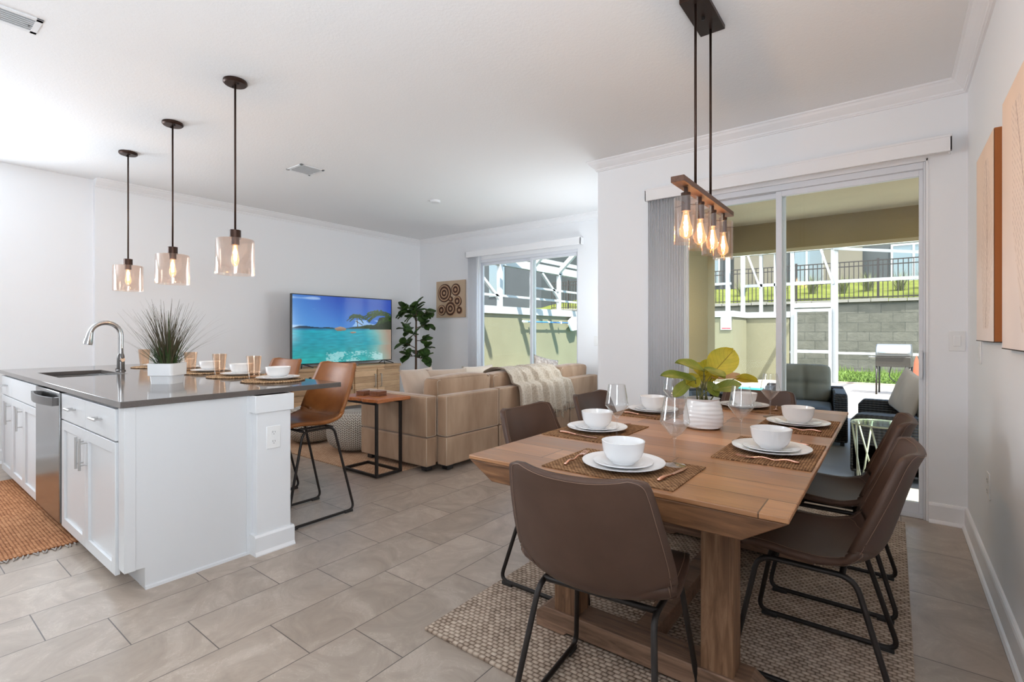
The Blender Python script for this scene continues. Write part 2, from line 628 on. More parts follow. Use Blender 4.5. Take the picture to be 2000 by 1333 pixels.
pane_m = thin_glass('window_pane_glass', (0.96, 0.99, 0.975), 0.015, 0.06, 0.0)
wine_m = thin_glass('clear_wine_glass', (0.97, 0.975, 0.975), 0.16, 0.85, 0.02)
amber_m = thin_glass('amber_tumbler_glass', (0.945, 0.855, 0.775), 0.14, 0.45, 0.03)
rose_m = thin_glass('rose_shade_glass', (0.975, 0.91, 0.865), 0.16, 0.8, 0.02)
bulbg_m = thin_glass('bulb_glass', (1.0, 0.90, 0.74), 0.10, 0.5, 0.02)
_t = bulbg_m.node_tree
_o = [n for n in _t.nodes if n.type == 'OUTPUT_MATERIAL'][0]
_src = _o.inputs[0].links[0].from_socket
_e = _t.nodes.new('ShaderNodeEmission')
_e.inputs[0].default_value = (1.0, 0.66, 0.32, 1)
_e.inputs[1].default_value = 0.30
_a = _t.nodes.new('ShaderNodeAddShader')
_t.links.new(_src, _a.inputs[0])
_t.links.new(_e.outputs[0], _a.inputs[1])
_t.links.new(_a.outputs[0], _o.inputs[0])
fil_m = emit('lit_filament', (1.0, 0.74, 0.42), 60)
pane_tb_m = thin_glass('table_top_glass', (0.80, 0.88, 0.86), 0.35, 0.5, 0.02)


# ------------------------------------------------------------------ mesh builder
class MB:
    def __init__(s):
        s.v = []
        s.f = []

    def add(s, vs, fs):
        b = len(s.v)
        s.v += [tuple(p) for p in vs]
        s.f += [tuple(i + b for i in f) for f in fs]
        return s

    def box(s, x0, x1, y0, y1, z0, z1, M=None):
        vs = [(x, y, z) for z in (z0, z1) for y in (y0, y1) for x in (x0, x1)]
        if M is not None:
            vs = [M @ V(p) for p in vs]
        return s.add(vs, [(0, 2, 3, 1), (4, 5, 7, 6), (0, 1, 5, 4), (2, 6, 7, 3), (0, 4, 6, 2), (1, 3, 7, 5)])

    def bar(s, p, q, w, h=None, up=(0, 0, 1)):
        """square bar from p to q"""
        h = h or w
        p, q = V(p), V(q)
        d = (q - p).normalized()
        u = V(up)
        if abs(d.dot(u)) > 0.98:
            u = V((1, 0, 0))
        a = d.cross(u).normalized() * w / 2
        b = a.cross(d).normalized() * h / 2
        vs = [p - a - b, p + a - b, p + a + b, p - a + b, q - a - b, q + a - b, q + a + b, q - a + b]
        return s.add(vs, [(0, 1, 2, 3), (7, 6, 5, 4), (0, 4, 5, 1), (1, 5, 6, 2), (2, 6, 7, 3), (3, 7, 4, 0)])

    def tube(s, pts, r, n=10, closed=False, cap=True):
        pts = [V(p) for p in pts]
        N = len(pts)
        rr = r if isinstance(r, (list, tuple)) else [r] * N
        tang = []
        for i in range(N):
            if closed:
                d = pts[(i + 1) % N] - pts[i - 1]
            else:
                d = pts[min(i + 1, N - 1)] - pts[max(i - 1, 0)]
            tang.append(d.normalized())
        t0 = tang[0]
        u = V((0, 0, 1)) if abs(t0.z) < 0.9 else V((1, 0, 0))
        a = t0.cross(u).normalized()
        vs, fs = [], []
        for i in range(N):
            t = tang[i]
            a = (a - t * a.dot(t))
            a = a.normalized() if a.length > 1e-6 else t.cross(V((0.3, 0.5, 0.8))).normalized()
            b = t.cross(a)
            for k in range(n):
                th = 2 * pi * k / n
                vs.append(pts[i] + (a * cos(th) + b * sin(th)) * rr[i])
        M = N if closed else N - 1
        for i in range(M):
            j = (i + 1) % N
            for k in range(n):
                k2 = (k + 1) % n
                fs.append((i * n + k, i * n + k2, j * n + k2, j * n + k))
        if cap and not closed:
            fs.append(tuple(range(n))[::-1])
            fs.append(tuple((N - 1) * n + k for k in range(n)))
        return s.add(vs, fs)

    def lathe(s, prof, n=32, c=(0, 0, 0), closed=False, sx=1.0, sy=1.0, wob=None):
        vs, fs = [], []
        N = len(prof)
        for (r, z) in prof:
            for k in range(n):
                th = 2 * pi * k / n
                rr = max(r, 1e-4)
                if wob:
                    rr = rr + wob(th, z)
                vs.append((c[0] + rr * cos(th) * sx, c[1] + rr * sin(th) * sy, c[2] + z))
        for i in range(N - 1 + (1 if closed else 0)):
            j = (i + 1) % N
            for k in range(n):
                k2 = (k + 1) % n
                fs.append((i * n + k, i * n + k2, j * n + k2, j * n + k))
        if not closed:
            if prof[0][0] > 1e-3:
                fs.append(tuple(range(n))[::-1])
            if prof[-1][0] > 1e-3:
                fs.append(tuple((N - 1) * n + k for k in range(n)))
        return s.add(vs, fs)

    def lathe_open(s, prof, n=32, c=(0, 0, 0)):
        b = len(s.f)
        s.lathe(prof, n, c)
        while s.f and len(s.f[-1]) == n and n > 4:
            s.f.pop()
        return s

    def prism(s, poly, ax, a0, a1):
        """poly of 2D points in the two other axes (order x,y,z without ax)"""
        n = len(poly)

        def mk(p, a):
            if ax == 'x':
                return (a, p[0], p[1])
            if ax == 'y':
                return (p[0], a, p[1])
            return (p[0], p[1], a)
        vs = [mk(p, a0) for p in poly] + [mk(p, a1) for p in poly]
        fs = [tuple(range(n))[::-1], tuple(range(n, 2 * n))]
        fs += [(i, (i + 1) % n, n + (i + 1) % n, n + i) for i in range(n)]
        return s.add(vs, fs)

    def grid(s, fn, nu, nv):
        vs = [fn(i / nu, j / nv) for j in range(nv + 1) for i in range(nu + 1)]
        fs = [(j * (nu + 1) + i, j * (nu + 1) + i + 1, (j + 1) * (nu + 1) + i + 1, (j + 1) * (nu + 1) + i)
              for j in range(nv) for i in range(nu)]
        return s.add(vs, fs)

    def ell(s, c, rx, ry, rz, n=20, m=12, pw=1.0):
        prof = []
        for i in range(m + 1):
            a = -pi / 2 + pi * i / m
            prof.append((cos(a), sin(a)))
        vs, fs = [], []
        for (r, z) in prof:
            for k in range(n):
                th = 2 * pi * k / n
                vs.append((c[0] + rx * max(r, 0.002) * cos(th), c[1] + ry * max(r, 0.002) * sin(th), c[2] + rz * z))
        for i in range(m):
            for k in range(n):
                k2 = (k + 1) % n
                fs.append((i * n + k, i * n + k2, (i + 1) * n + k2, (i + 1) * n + k))
        fs.append(tuple(range(n))[::-1])
        fs.append(tuple(m * n + k for k in range(n)))
        return s.add(vs, fs)

    def xf(s, M):
        s.v = [tuple(M @ V(p)) for p in s.v]
        return s

    def build(s, name, m, parent=None, bevel=0, seg=2, smooth=None, sub=0, solid=0, off=0.0, M=None, label=None):
        me = bpy.data.meshes.new(name)
        vs = s.v if M is None else [tuple(M @ V(p)) for p in s.v]
        me.from_pydata(vs, [], s.f)
        me.materials.append(m)
        me.update()
        if smooth is not None:
            me.polygons.foreach_set('use_smooth', [True] * len(me.polygons))
            if smooth < 180:
                me.set_sharp_from_angle(angle=R(smooth))
        o = bpy.data.objects.new(name, me)
        col.objects.link(o)
        if parent is not None:
            o.parent = parent
        if solid:
            md = o.modifiers.new('solid', 'SOLIDIFY')
            md.thickness = solid
            md.offset = off
        if bevel:
            md = o.modifiers.new('bevel', 'BEVEL')
            md.width = bevel
            md.segments = seg
            md.limit_method = 'ANGLE'
            md.angle_limit = R(40)
            if smooth is None:
                me.polygons.foreach_set('use_smooth', [True] * len(me.polygons))
                me.set_sharp_from_angle(angle=R(30))
        if sub:
            md = o.modifiers.new('sub', 'SUBSURF')
            md.levels = sub
            md.render_levels = sub
        if label:
            o['label'] = label
        return o


def fillet(pts, r, seg=6, closed=False):
    pts = [V(p) for p in pts]
    out = []
    N = len(pts)
    for i in range(N):
        if not closed and i in (0, N - 1):
            out.append(pts[i])
            continue
        a, b, c = pts[i - 1], pts[i], pts[(i + 1) % N]
        d1 = (a - b)
        d2 = (c - b)
        rr = min(r, d1.length * 0.45, d2.length * 0.45)
        p1 = b + d1.normalized() * rr
        p2 = b + d2.normalized() * rr
        for k in range(seg + 1):
            t = k / seg
            out.append(p1 * (1 - t) ** 2 + b * 2 * t * (1 - t) + p2 * t * t)
    return out


def thing(name, label, cat, loc=(0, 0, 0), rz=0, group=None):
    o = bpy.data.objects.new(name, None)
    o.empty_display_size = 0.1
    col.objects.link(o)
    o.location = loc
    o.rotation_euler = (0, 0, rz)
    o['label'] = label
    o['category'] = cat
    if group:
        o['group'] = group
    return o


def tag(o, label, cat, group=None, kind=None):
    o['label'] = label
    o['category'] = cat
    if group:
        o['group'] = group
    if kind:
        o['kind'] = kind
    return o


def struct(o):
    o['kind'] = 'structure'
    return o


def sroot(name):
    o = bpy.data.objects.new(name, None)
    col.objects.link(o)
    o['kind'] = 'structure'
    return o


def children(o):
    return [c for c in col.objects if c.parent == o]


def copy_tree(o, loc=None, rz=None, label=None, group=None, parent=None):
    c = o.copy()
    col.objects.link(c)
    c.parent = parent
    for ch in children(o):
        copy_tree(ch, parent=c)
    if loc is not None:
        c.location = loc
    if rz is not None:
        c.rotation_euler = (0, 0, rz)
    if label:
        c['label'] = label
    if group:
        c['group'] = group
    return c


def TR(x, y, z, rz=0, rx=0, ry=0):
    return Matrix.Translation((x, y, z)) @ Matrix.Rotation(rz, 4, 'Z') @ Matrix.Rotation(ry, 4, 'Y') @ Matrix.Rotation(rx, 4, 'X')

# =================================================================== ROOM SHELL
CZ = 2.84
XR, XL, XK = 0.375, -6.62, -6.68
YD, YL, YB = 4.25, 6.0, -4.0
DX0, DX1, DZ = -1.66, 0.171, 2.36        # sliding door opening in the dining wall
WX0, WX1, WZ = -5.30, -3.44, 2.385       # sliding door opening in the living room wall

struct(MB().box(-6.95, 0.5, YB - 0.12, YD + 0.15, -0.12, 0).box(-6.95, -2.02, YD + 0.15, YL + 0.15, -0.12, 0).build('floor', tile_m))
struct(MB().box(-6.95, 0.5, YB - 0.12, YD + 0.15, CZ, CZ + 0.2).box(-6.95, -2.02, YD + 0.15, YL + 0.15, CZ, CZ + 0.2).build('ceiling', ceil_m))
struct(MB().box(XR, XR + 0.15, YB, YD + 0.15, 0, CZ).build('wall_right', wall_m))
struct(MB().box(-6.95, 0.5, YB - 0.12, YB, 0, CZ).build('wall_rear', wall_m))
struct(MB().box(XK - 0.12, XK, YB, 1.50, 0, CZ).build('wall_kitchen', wall_m))
struct(MB().box(XL - 0.25, XL, 1.50, YL + 0.15, 0, CZ).build('wall_left', wall_m))
struct(MB().box(-2.22, DX0, YD, YD + 0.15, 0, CZ).box(DX0, DX1, YD, YD + 0.15, DZ, CZ).box(DX1, XR, YD, YD + 0.15, 0, CZ).build('wall_front', wall_m))
struct(MB().box(XL, WX0, YL, YL + 0.15, 0, CZ).box(WX0, WX1, YL, YL + 0.15, WZ, CZ).box(WX1, -2.02, YL, YL + 0.15, 0, CZ).build('wall_back', wall_m))
struct(MB().box(-2.22, -2.035, YD + 0.15, YL, 0, CZ).build('wall_corner', wall_m))
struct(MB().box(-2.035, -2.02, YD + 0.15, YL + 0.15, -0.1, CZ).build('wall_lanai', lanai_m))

# crown moulding profile: distance from wall, height under the ceiling
CP = [(0, 0), (0.082, 0), (0.082, -0.010), (0.070, -0.016), (0.062, -0.030), (0.046, -0.046), (0.030, -0.060), (0.022, -0.066),
      (0.020, -0.076), (0.012, -0.080), (0.012, -0.088), (0, -0.088)]
BP = [(0, 0), (0.030, 0), (0.030, 0.006), (0.024, 0.016), (0.016, 0.022), (0.016, 0.112), (0.013, 0.122), (0.008, 0.128), (0, 0.130)]


def sweep(name, prof, zbase, path, m=None):
    """path: list of (x,y,nx,ny) points; profile pushed out along the (mitred) normal"""
    b = MB()
    n = len(prof)
    vs = []
    for (x, y, nx, ny) in path:
        vs += [(x + nx * d, y + ny * d, zbase + h) for d, h in prof]
    fs = []
    for i in range(len(path) - 1):
        for k in range(n):
            k2 = (k + 1) % n
            fs.append((i * n + k, i * n + k2, (i + 1) * n + k2, (i + 1) * n + k))
    fs.append(tuple(range(n))[::-1])
    fs.append(tuple((len(path) - 1) * n + k for k in range(n)))
    b.add(vs, fs)
    return struct(b.build(name, m or trim_m))


sweep('trim_1', CP, CZ, [(XR, YB, -1, 0), (XR, YD, -1, -1), (-2.22, YD, -1, -1), (-2.22, YL, -1, -1), (XL, YL, 1, -1), (XL, 1.50, 1, 0)])
sweep('baseboard_right', BP, 0, [(XR, YB, -1, 0), (XR, YD, -1, -1), (0.185, YD, 0, -1)])
sweep('baseboard_front', BP, 0, [(DX0 - 0.02, YD, 0, -1), (-2.22, YD, -1, -1), (-2.22, YL, -1, -1), (WX1 + 0.02, YL, 0, -1)])
sweep('baseboard_left', BP, 0, [(WX0 - 0.02, YL, 0, -1), (XL, YL, 1, -1), (XL, 1.50, 1, 0)])
sweep('baseboard_kitchen', BP, 0, [(XK, 1.50, 1, 0), (XK, YB, 1, 0)])


def slider(name, x0, x1, zt, y, split, frame_c):
    r = sroot(name)
    f = MB()
    f.box(x0, x0 + 0.045, y + 0.02, y + 0.13, 0, zt).box(x1 - 0.012, x1, y + 0.0, y + 0.13, 0, zt)
    f.box(x0 + 0.045, x1 - 0.012, y + 0.002, y + 0.128, zt - 0.045, zt).box(x0 + 0.045, x1 - 0.012, y + 0.02, y + 0.128, 0, 0.03)
    f.build('frame', frame_m, r, bevel=0.003)
    # two sashes on two tracks
    for (a, b, yy) in ((x0 + 0.045, split + 0.03, y + 0.085), (split - 0.03, x1 - 0.012, y + 0.045)):
        s = MB()
        w = 0.04
        w2 = 0.022 if b > split + 0.1 else 0.04
        s.box(a, a + w, yy - 0.018, yy + 0.018, 0.03, zt - 0.045).box(b - w2, b, yy - 0.018, yy + 0.018, 0.03, zt - 0.045)
        s.box(a + w, b - w2, yy - 0.018, yy + 0.018, zt - 0.085, zt - 0.045).box(a + w, b - w2, yy - 0.018, yy + 0.018, 0.03, 0.10)
        s.build('sash', frame_m, r, bevel=0.002)
        MB().box(a + w, b - w2, yy - 0.003, yy + 0.003, 0.10, zt - 0.085).build('pane', pane_m, r)
    return r


dr = slider('door_1', DX0, DX1, DZ, YD, -0.685, alu_m)
h = MB().box(DX1 - 0.032, DX1 - 0.014, YD + 0.005, YD + 0.03, 0.93, 1.12).box(DX1 - 0.030, DX1 - 0.016, YD - 0.02, YD + 0.01, 0.95, 0.965).box(DX1 - 0.030, DX1 - 0.016, YD - 0.02, YD + 0.01, 1.085, 1.10).box(DX1 - 0.030, DX1 - 0.016, YD - 0.028, YD - 0.014, 0.94, 1.11)
h.build('handle', frame_m, dr, bevel=0.002)
slider('door_2', WX0, WX1, WZ, YL, -4.235, alu_m)
# white stool / casing edge around openings
struct(MB().box(DX0 - 0.012, DX1 + 0.012, YD - 0.006, YD + 0.004, DZ, DZ + 0.018).box(DX1, DX1 + 0.014, YD - 0.006, YD + 0.004, 0, DZ + 0.018).build('trim_2', trim_m, bevel=0.002))


def blinds(x0, x1, xs0, xs1, y, zt, label, n, pitch):
    t = thing('vertical_blinds', label, 'blinds', ((xs0 + xs1) / 2, y, 0), 0, None)
    cx = (xs0 + xs1) / 2
    v = MB().box(x0 - cx, x1 - cx, -0.105, -0.085, zt, zt + 0.10).box(x0 - cx, x0 - cx + 0.012, -0.105, -0.006, zt, zt + 0.10).box(x1 - cx - 0.012, x1 - cx, -0.105, -0.006, zt, zt + 0.10)
    v.box(x0 - cx, x1 - cx, -0.108, -0.084, zt + 0.088, zt + 0.104).box(x0 - cx + 0.02, x1 - cx - 0.02, -0.07, -0.035, zt + 0.05, zt + 0.09)
    v.build('valance', trim_m, t, bevel=0.003)
    s = MB()
    for i in range(n):
        xx = xs0 - cx + pitch * (i + 0.5)
        pts = []
        M = TR(xx, -0.05, 0, R(78 if i % 2 else 82))
        for k in range(5):
            u = -0.040 + 0.02 * k
            pts.append(M @ V((u, 0.004 * (1 - (u / 0.04) ** 2), 0)))
        for k in range(4):
            a, b2 = pts[k], pts[k + 1]
            s.add([(a.x, a.y, 0.02), (b2.x, b2.y, 0.02), (b2.x, b2.y, zt + 0.06), (a.x, a.y, zt + 0.06)], [(0, 1, 2, 3)])
    s.build('slats', plain('blind_vinyl', (0.86, 0.87, 0.90), 0.5), t, smooth=60, solid=0.0015)
    MB().tube([(xs1 - cx + 0.01, -0.07, zt + 0.02), (xs1 - cx + 0.012, -0.075, 0.9)], 0.004, 6).build('wand', white_m, t)
    return t


blinds(-1.715, 0.295, -1.69, -1.37, YD, 2.375, 'white vertical blinds stacked at the left of the dining sliding door under a long valance', 24, 0.0135)
blinds(-5.44, -3.345, -5.40, -5.20, YL, 2.425, 'white vertical blinds stacked beside the living room sliding door behind the sofa', 14, 0.0145)

# ------------------------------------------------------------------ small wall / ceiling things
def outlet(name, label, M, kind='outlet'):
    t = thing(name, label, kind)
    t.matrix_world = M
    MB().box(-0.040, 0.040, -0.006, 0, -0.064, 0.064).build('cover_plate', plate_m, t, bevel=0.003)
    if kind == 'outlet':
        for s in (0.026, -0.026):
            b = MB().lathe([(0.017, 0), (0.017, 0.002)], 20)
            b.xf(TR(0, -0.0062, s, rx=pi / 2))
            rc = b.build('receptacle', plate_m, t)
            MB().box(-0.007, -0.005, -0.0088, -0.0078, s - 0.001, s + 0.009).box(0.005, 0.007, -0.0088, -0.0078, s - 0.001, s + 0.008).box(-0.002, 0.002, -0.0088, -0.0078, s - 0.010, s - 0.006).build('slots', darkslot_m, rc)
    else:
        MB().box(-0.017, 0.017, -0.010, -0.005, -0.033, 0.033).build('rocker', plate_m, t, bevel=0.002)
    return t


outlet('wall_outlet', 'white outlet plate low on the right wall beyond the dining chairs', TR(XR, 3.365, 0.485, -pi / 2) @ Matrix.Rotation(0, 4, 'Z'))
outlet('light_switch', 'small white switch plate under the left art panel on the right wall', TR(XR, 3.66, 1.13, -pi / 2), 'switch')
outlet('light_switch', 'white switch plate at the very corner beside the dining sliding door', TR(0.325, YD, 1.18, 0), 'switch')
outlet('light_switch', 'white switch plate right of the living room sliding door', TR(-3.15, YL, 1.12, 0), 'switch')


def vent(label, cx, cyy, w, l, n):
    t = thing('ceiling_vent', label, 'vent', (cx, cyy, CZ))
    f = MB()
    b = 0.028
    f.box(-w / 2, w / 2, -l / 2, -l / 2 + b, -0.008, 0).box(-w / 2, w / 2, l / 2 - b, l / 2, -0.008, 0).box(-w / 2, -w / 2 + b, -l / 2, l / 2, -0.008, 0).box(w / 2 - b, w / 2, -l / 2, l / 2, -0.008, 0)
    f.build('frame', white_m, t, bevel=0.002)
    MB().box(-w / 2 + 0.01, w / 2 - 0.01, -l / 2 + 0.01, l / 2 - 0.01, -0.001, 0).build('duct', plain('duct_grey', (0.28, 0.28, 0.28), 0.8), t)
    s = MB()
    for i in range(n):
        xx = -w / 2 + b + (w - 2 * b) * (i + 0.5) / n
        s.box(-0.0011, 0.0011, -l / 2 + b, l / 2 - b, -0.008, 0.008, TR(xx, 0, -0.007, ry=R(-35)))
    s.build('louvers', white_m, t)
    return t


vent('square white air vent in the ceiling above the living room', -4.60, 2.675, 0.27, 0.25, 9)
v2 = vent('long white air vent at the upper left corner of the ceiling', -3.56, 0.25, 0.19, 0.66, 6)
MB().box(-0.012, 0.012, 0.285, 0.29, -0.014, -0.008).build('lever', darkslot_m, v2)
sd = thing('smoke_detector', 'small round white smoke detector on the living room ceiling', 'smoke detector', (-4.43, 4.264, CZ))
MB().lathe([(0.062, 0), (0.064, -0.012), (0.056, -0.026), (0.0, -0.030)], 28).build('housing', white_m, sd, smooth=40)

# =================================================================== ISLAND
YF = 0.765


def shaker(b, x0, x1, z0, z1, y, rail=0.055, th=0.02):
    b.box(x0, x0 + rail, y - th, y, z0, z1).box(x1 - rail, x1, y - th, y, z0, z1)
    b.box(x0 + rail, x1 - rail, y - th, y, z0, z0 + rail).box(x0 + rail, x1 - rail, y - th, y, z1 - rail, z1)
    b.box(x0 + rail, x1 - rail, y - th * 0.4, y, z0 + rail, z1 - rail)
    return b


def bar_handle(parent, p, q, y, off=0.032, r=0.006):
    """bar pull between p and q on plane y (fronts face -y)"""
    p, q = V((p[0], y - off, p[1])), V((q[0], y - off, q[1]))
    b = MB().tube([p, q], r, 10)
    for t in (0.16, 0.84):
        c = p.lerp(q, t)
        b.tube([c, (c.x, y, c.z)], r * 0.8, 8)
    return b.build('handle', nickel_m, parent, smooth=50)


def base_cabinet(label, x0, x1, doors, drawers, top=0.878):
    t = thing('base_cabinet', label, 'cabinet', (x0, YF, 0), 0, 'base cabinets of the kitchen island')
    w = x1 - x0
    MB().box(0.0, w, 0.003, 0.555, 0.105, top).build('body', cab_m, t)
    if top < 0.8:
        MB().box(0.0, w, 0.003, 0.02, top, 0.878).box(0.0, 0.02, 0.02, 0.555, top, 0.878).build('upper_rail', cab_m, t)
    MB().box(0.0, w, 0.075, 0.09, 0.0, 0.105).build('toe_kick', cab_m, t)
    for (a, b, hx) in doors:
        d = shaker(MB(), a - x0 + 0.002, b - x0 - 0.002, 0.072, 0.708, 0).build('door', cab_m, t, bevel=0.0015)
        if hx is not None:
            bar_handle(d, (hx - x0, 0.50), (hx - x0, 0.672), -0.02)
    for (a, b, hx) in drawers:
        d = MB().box(a - x0 + 0.002, b - x0 - 0.002, -0.02, 0, 0.716, 0.868).build('drawer', cab_m, t, bevel=0.0015)
        if hx is not None:
            bar_handle(d, (hx - x0 - 0.055, 0.80), (hx - x0 + 0.055, 0.80), -0.02)
    return t


base_cabinet('white cabinet with two doors and two small drawers at the near end of the island', -3.99, -2.947,
             [(-3.985, -3.47, -3.505), (-3.47, -2.95, -3.435)], [(-3.985, -3.47, -3.70), (-3.47, -2.95, -3.20)])
base_cabinet('white three door cabinet beyond the dishwasher at the far end of the island', -6.07, -4.668,
             [(-6.05, -5.59, -5.63), (-5.59, -5.13, -5.17), (-5.13, -4.67, None)], [(-6.05, -5.59, -5.80), (-5.59, -4.67, None)], 0.665)

dw = thing('dishwasher', 'stainless steel dishwasher built into the island between white cabinets', 'dishwasher', (-4.66, YF, 0))
MB().box(0, 0.66, 0.01, 0.55, 0.08, 0.878).build('body', darksteel_m, dw)
MB().box(0.004, 0.656, -0.028, 0.008, 0.078, 0.872).build('door', stainless_m, dw, bevel=0.004)
MB().box(0.02, 0.64, 0.05, 0.065, 0, 0.08).build('toe_kick', plastic_m, dw)
hb = MB()
n = 14
pr = [(0.03 + 0.60 * i / n, -0.055 - 0.03 * sin(pi * i / n)) for i in range(n + 1)]
for i in range(n):
    (a, ya), (b, yb) = pr[i], pr[i + 1]
    hb.add([(a, ya, 0.79), (b, yb, 0.79), (b, yb, 0.84), (a, ya, 0.84), (a, ya + 0.012, 0.79), (b, yb + 0.012, 0.79), (b, yb + 0.012, 0.84), (a, ya + 0.012, 0.84)],
           [(0, 1, 2, 3), (7, 6, 5, 4), (0, 4, 5, 1), (3, 2, 6, 7)])
hb.box(0.03, 0.05, -0.056, -0.026, 0.79, 0.84).box(0.61, 0.63, -0.056, -0.026, 0.79, 0.84)
hb.build('handle', darksteel_m, dw, smooth=40)

pn = thing('island_end_panel', 'large flat white panel closing the near end of the kitchen island', 'panel', (-2.86, YF, 0))
MB().prism([(-0.010, 0.104), (0.072, 0.104), (0.072, 0.0), (0.575, 0.0), (0.575, 0.882), (-0.010, 0.882)], 'x', -0.082, 0).build('board', cab_m, pn, bevel=0.0015)
MB().box(0, 0.004, -0.010, 0.035, 0.104, 0.882).build('stile', cab_m, pn, bevel=0.001)
MB().box(0, 0.004, 0.545, 0.575, 0.0, 0.882).build('stile', cab_m, pn, bevel=0.001)
MB().prism([(0, 0), (0.012, 0), (0.010, 0.012), (0, 0.016)], 'y', 0.072, 0.575).build('shoe_molding', cab_m, pn)

kw = thing('island_back_wall', 'white painted back wall of the island under the seating overhang', 'panel', (-2.80, 1.34, 0))
MB().box(-3.27, -0.06, 0.0, 0.18, 0, 0.883).build('body', white_m, kw)
MB().box(-0.06, 0.0, 0.0, 0.195, 0, 0.883).build('pilaster', white_m, kw, bevel=0.002)
MB().box(-0.06, 0.014, -0.014, 0.209, 0.787, 0.883).build('capital', white_m, kw, bevel=0.003)
MB().prism([(-0.06, 0), (0.026, 0), (0.026, 0.006), (0.016, 0.022), (0.016, 0.10), (0.008, 0.112), (-0.06, 0.112)], 'y', -0.016, 0.211).build('plinth', white_m, kw)
MB().box(-3.27, -0.06, 0.18, 0.196, 0, 0.13).build('base_strip', white_m, kw)
outlet('island_outlet', 'white electrical outlet plate on the island end pilaster', TR(-2.80, 1.432, 0.642, pi / 2) @ Matrix.Scale(1.0, 4))

# countertop with the sink cut-out
sx0, sx1, sy0, sy1 = -5.40, -4.70, 0.865, 1.265
b = MB()
xs = [-6.10, sx0, sx1, -2.838]
ys = [0.735, sy0, sy1, 1.897]
for zz, fl in ((0.914, False), (0.884, True)):
    vs = [(x, y, zz) for y in ys for x in xs]
    fs = []
    for j in range(3):
        for i in range(3):
            if i == 1 and j == 1:
                continue
            q = (j * 4 + i, j * 4 + i + 1, (j + 1) * 4 + i + 1, (j + 1) * 4 + i)
            fs.append(q[::-1] if fl else q)
    b.add(vs, fs)
ring = [0, 1, 2, 3, 7, 11, 15, 14, 13, 12, 8, 4]
for i in range(12):
    a, c = ring[i], ring[(i + 1) % 12]
    b.f.append((a + 16, c + 16, c, a))
inn = [5, 9, 10, 6]
for i in range(4):
    a, c = inn[i], inn[(i + 1) % 4]
    b.f.append((a + 16, c + 16, c, a))
ct = b.build('countertop', counter_m, bevel=0.002)
tag(ct, 'dark grey polished quartz countertop of the kitchen island', 'countertop')

sk = thing('sink', 'stainless steel undermount sink set into the island countertop', 'sink', ((sx0 + sx1) / 2, (sy0 + sy1) / 2, 0.884))
w, d, dp, t_ = 0.345, 0.195, 0.20, 0.004
sb = MB()
sb.box(-w - .01, w + .01, -d - .01, d + .01, -dp - t_, -dp).box(-w - .01, -w, -d - .01, d + .01, -dp, -0.001).box(w, w + .01, -d - .01, d + .01, -dp, -0.001).box(-w, w, -d - .01, -d, -dp, -0.001).box(-w, w, d, d + .01, -dp, -0.001)
sb.build('basin', steel_m, sk)
MB().lathe([(0.045, -dp), (0.045, -dp + 0.003), (0.03, -dp + 0.002), (0.0, -dp + 0.001)], 20).build('drain', steel_m, sk, smooth=40)

fa = thing('kitchen_faucet', 'tall brushed steel gooseneck faucet beside the island sink', 'faucet', (-5.10, 1.325, 0.914))
MB().lathe([(0.034, 0), (0.034, 0.006), (0.027, 0.014), (0.0265, 0.10), (0.024, 0.13), (0.02, 0.145), (0.0, 0.146)], 24).build('body', darksteel_m, fa, smooth=40)
arc = [(0, 0, 0.13), (0, 0, 0.30)]
for k in range(1, 15):
    a = pi * k / 14 * 0.93
    arc.append((0, -0.10 * (1 - cos(a)), 0.30 + 0.10 * sin(a)))
MB().tube(arc, 0.0185, 16).build('spout', steel_m, fa, smooth=60)
e = arc[-1]
sp = MB().lathe([(0.0, 0.002), (0.029, 0.0), (0.031, 0.012), (0.0215, 0.085), (0.0200, 0.10), (0.0, 0.101)], 20)
sp.xf(TR(0, e[1] - 0.018, e[2] - 0.098, rx=R(-10)))
hd = sp.build('spray_head', steel_m, fa, smooth=40)
bt = MB().box(-0.006, 0.006, -0.026, -0.018, 0.03, 0.06)
bt.xf(TR(0, e[1] - 0.018, e[2] - 0.098, rx=R(-10)))
bt.build('button', plastic_m, hd, bevel=0.002)
MB().tube([(0, 0, 0.09), (0.055, 0.0, 0.095)], 0.016, 14).tube([(0.045, 0, 0.10), (0.062, -0.005, 0.16), (0.075, -0.01, 0.19)], [0.009, 0.007, 0.006], 10).build('lever', steel_m, fa, smooth=50)
st = thing('air_switch', 'small dark round button on the countertop beside the faucet', 'button', (-5.30, 1.37, 0.914))
MB().lathe([(0.03, 0), (0.03, 0.01), (0.022, 0.018), (0.0, 0.019)], 20).build('cap', darksteel_m, st, smooth=40)

# grass plant
gp = thing('potted_grass', 'tall spiky artificial grass in a white square pot on the island', 'potted plant', (-3.655, 1.19, 0.914), R(37))
# rounded-square pot


def rsq(hw, r, n=5):
    pts = []
    for (cx_, cy_, a0) in ((hw - r, hw - r, 0), (-hw + r, hw - r, pi / 2), (-hw + r, -hw + r, pi), (hw - r, -hw + r, 1.5 * pi)):
        for k in range(n + 1):
            a = a0 + pi / 2 * k / n
            pts.append((cx_ + r * cos(a), cy_ + r * sin(a)))
    return pts


def loft(rings, capb=True, capt=True):
    b = MB()
    n = len(rings[0][0])
    vs = [(x, y, z) for pts, z in rings for (x, y) in pts]
    fs = []
    for i in range(len(rings) - 1):
        for k in range(n):
            k2 = (k + 1) % n
            fs.append((i * n + k, i * n + k2, (i + 1) * n + k2, (i + 1) * n + k))
    if capb:
        fs.append(tuple(range(n))[::-1])
    if capt:
        fs.append(tuple((len(rings) - 1) * n + k for k in range(n)))
    return b.add(vs, fs)


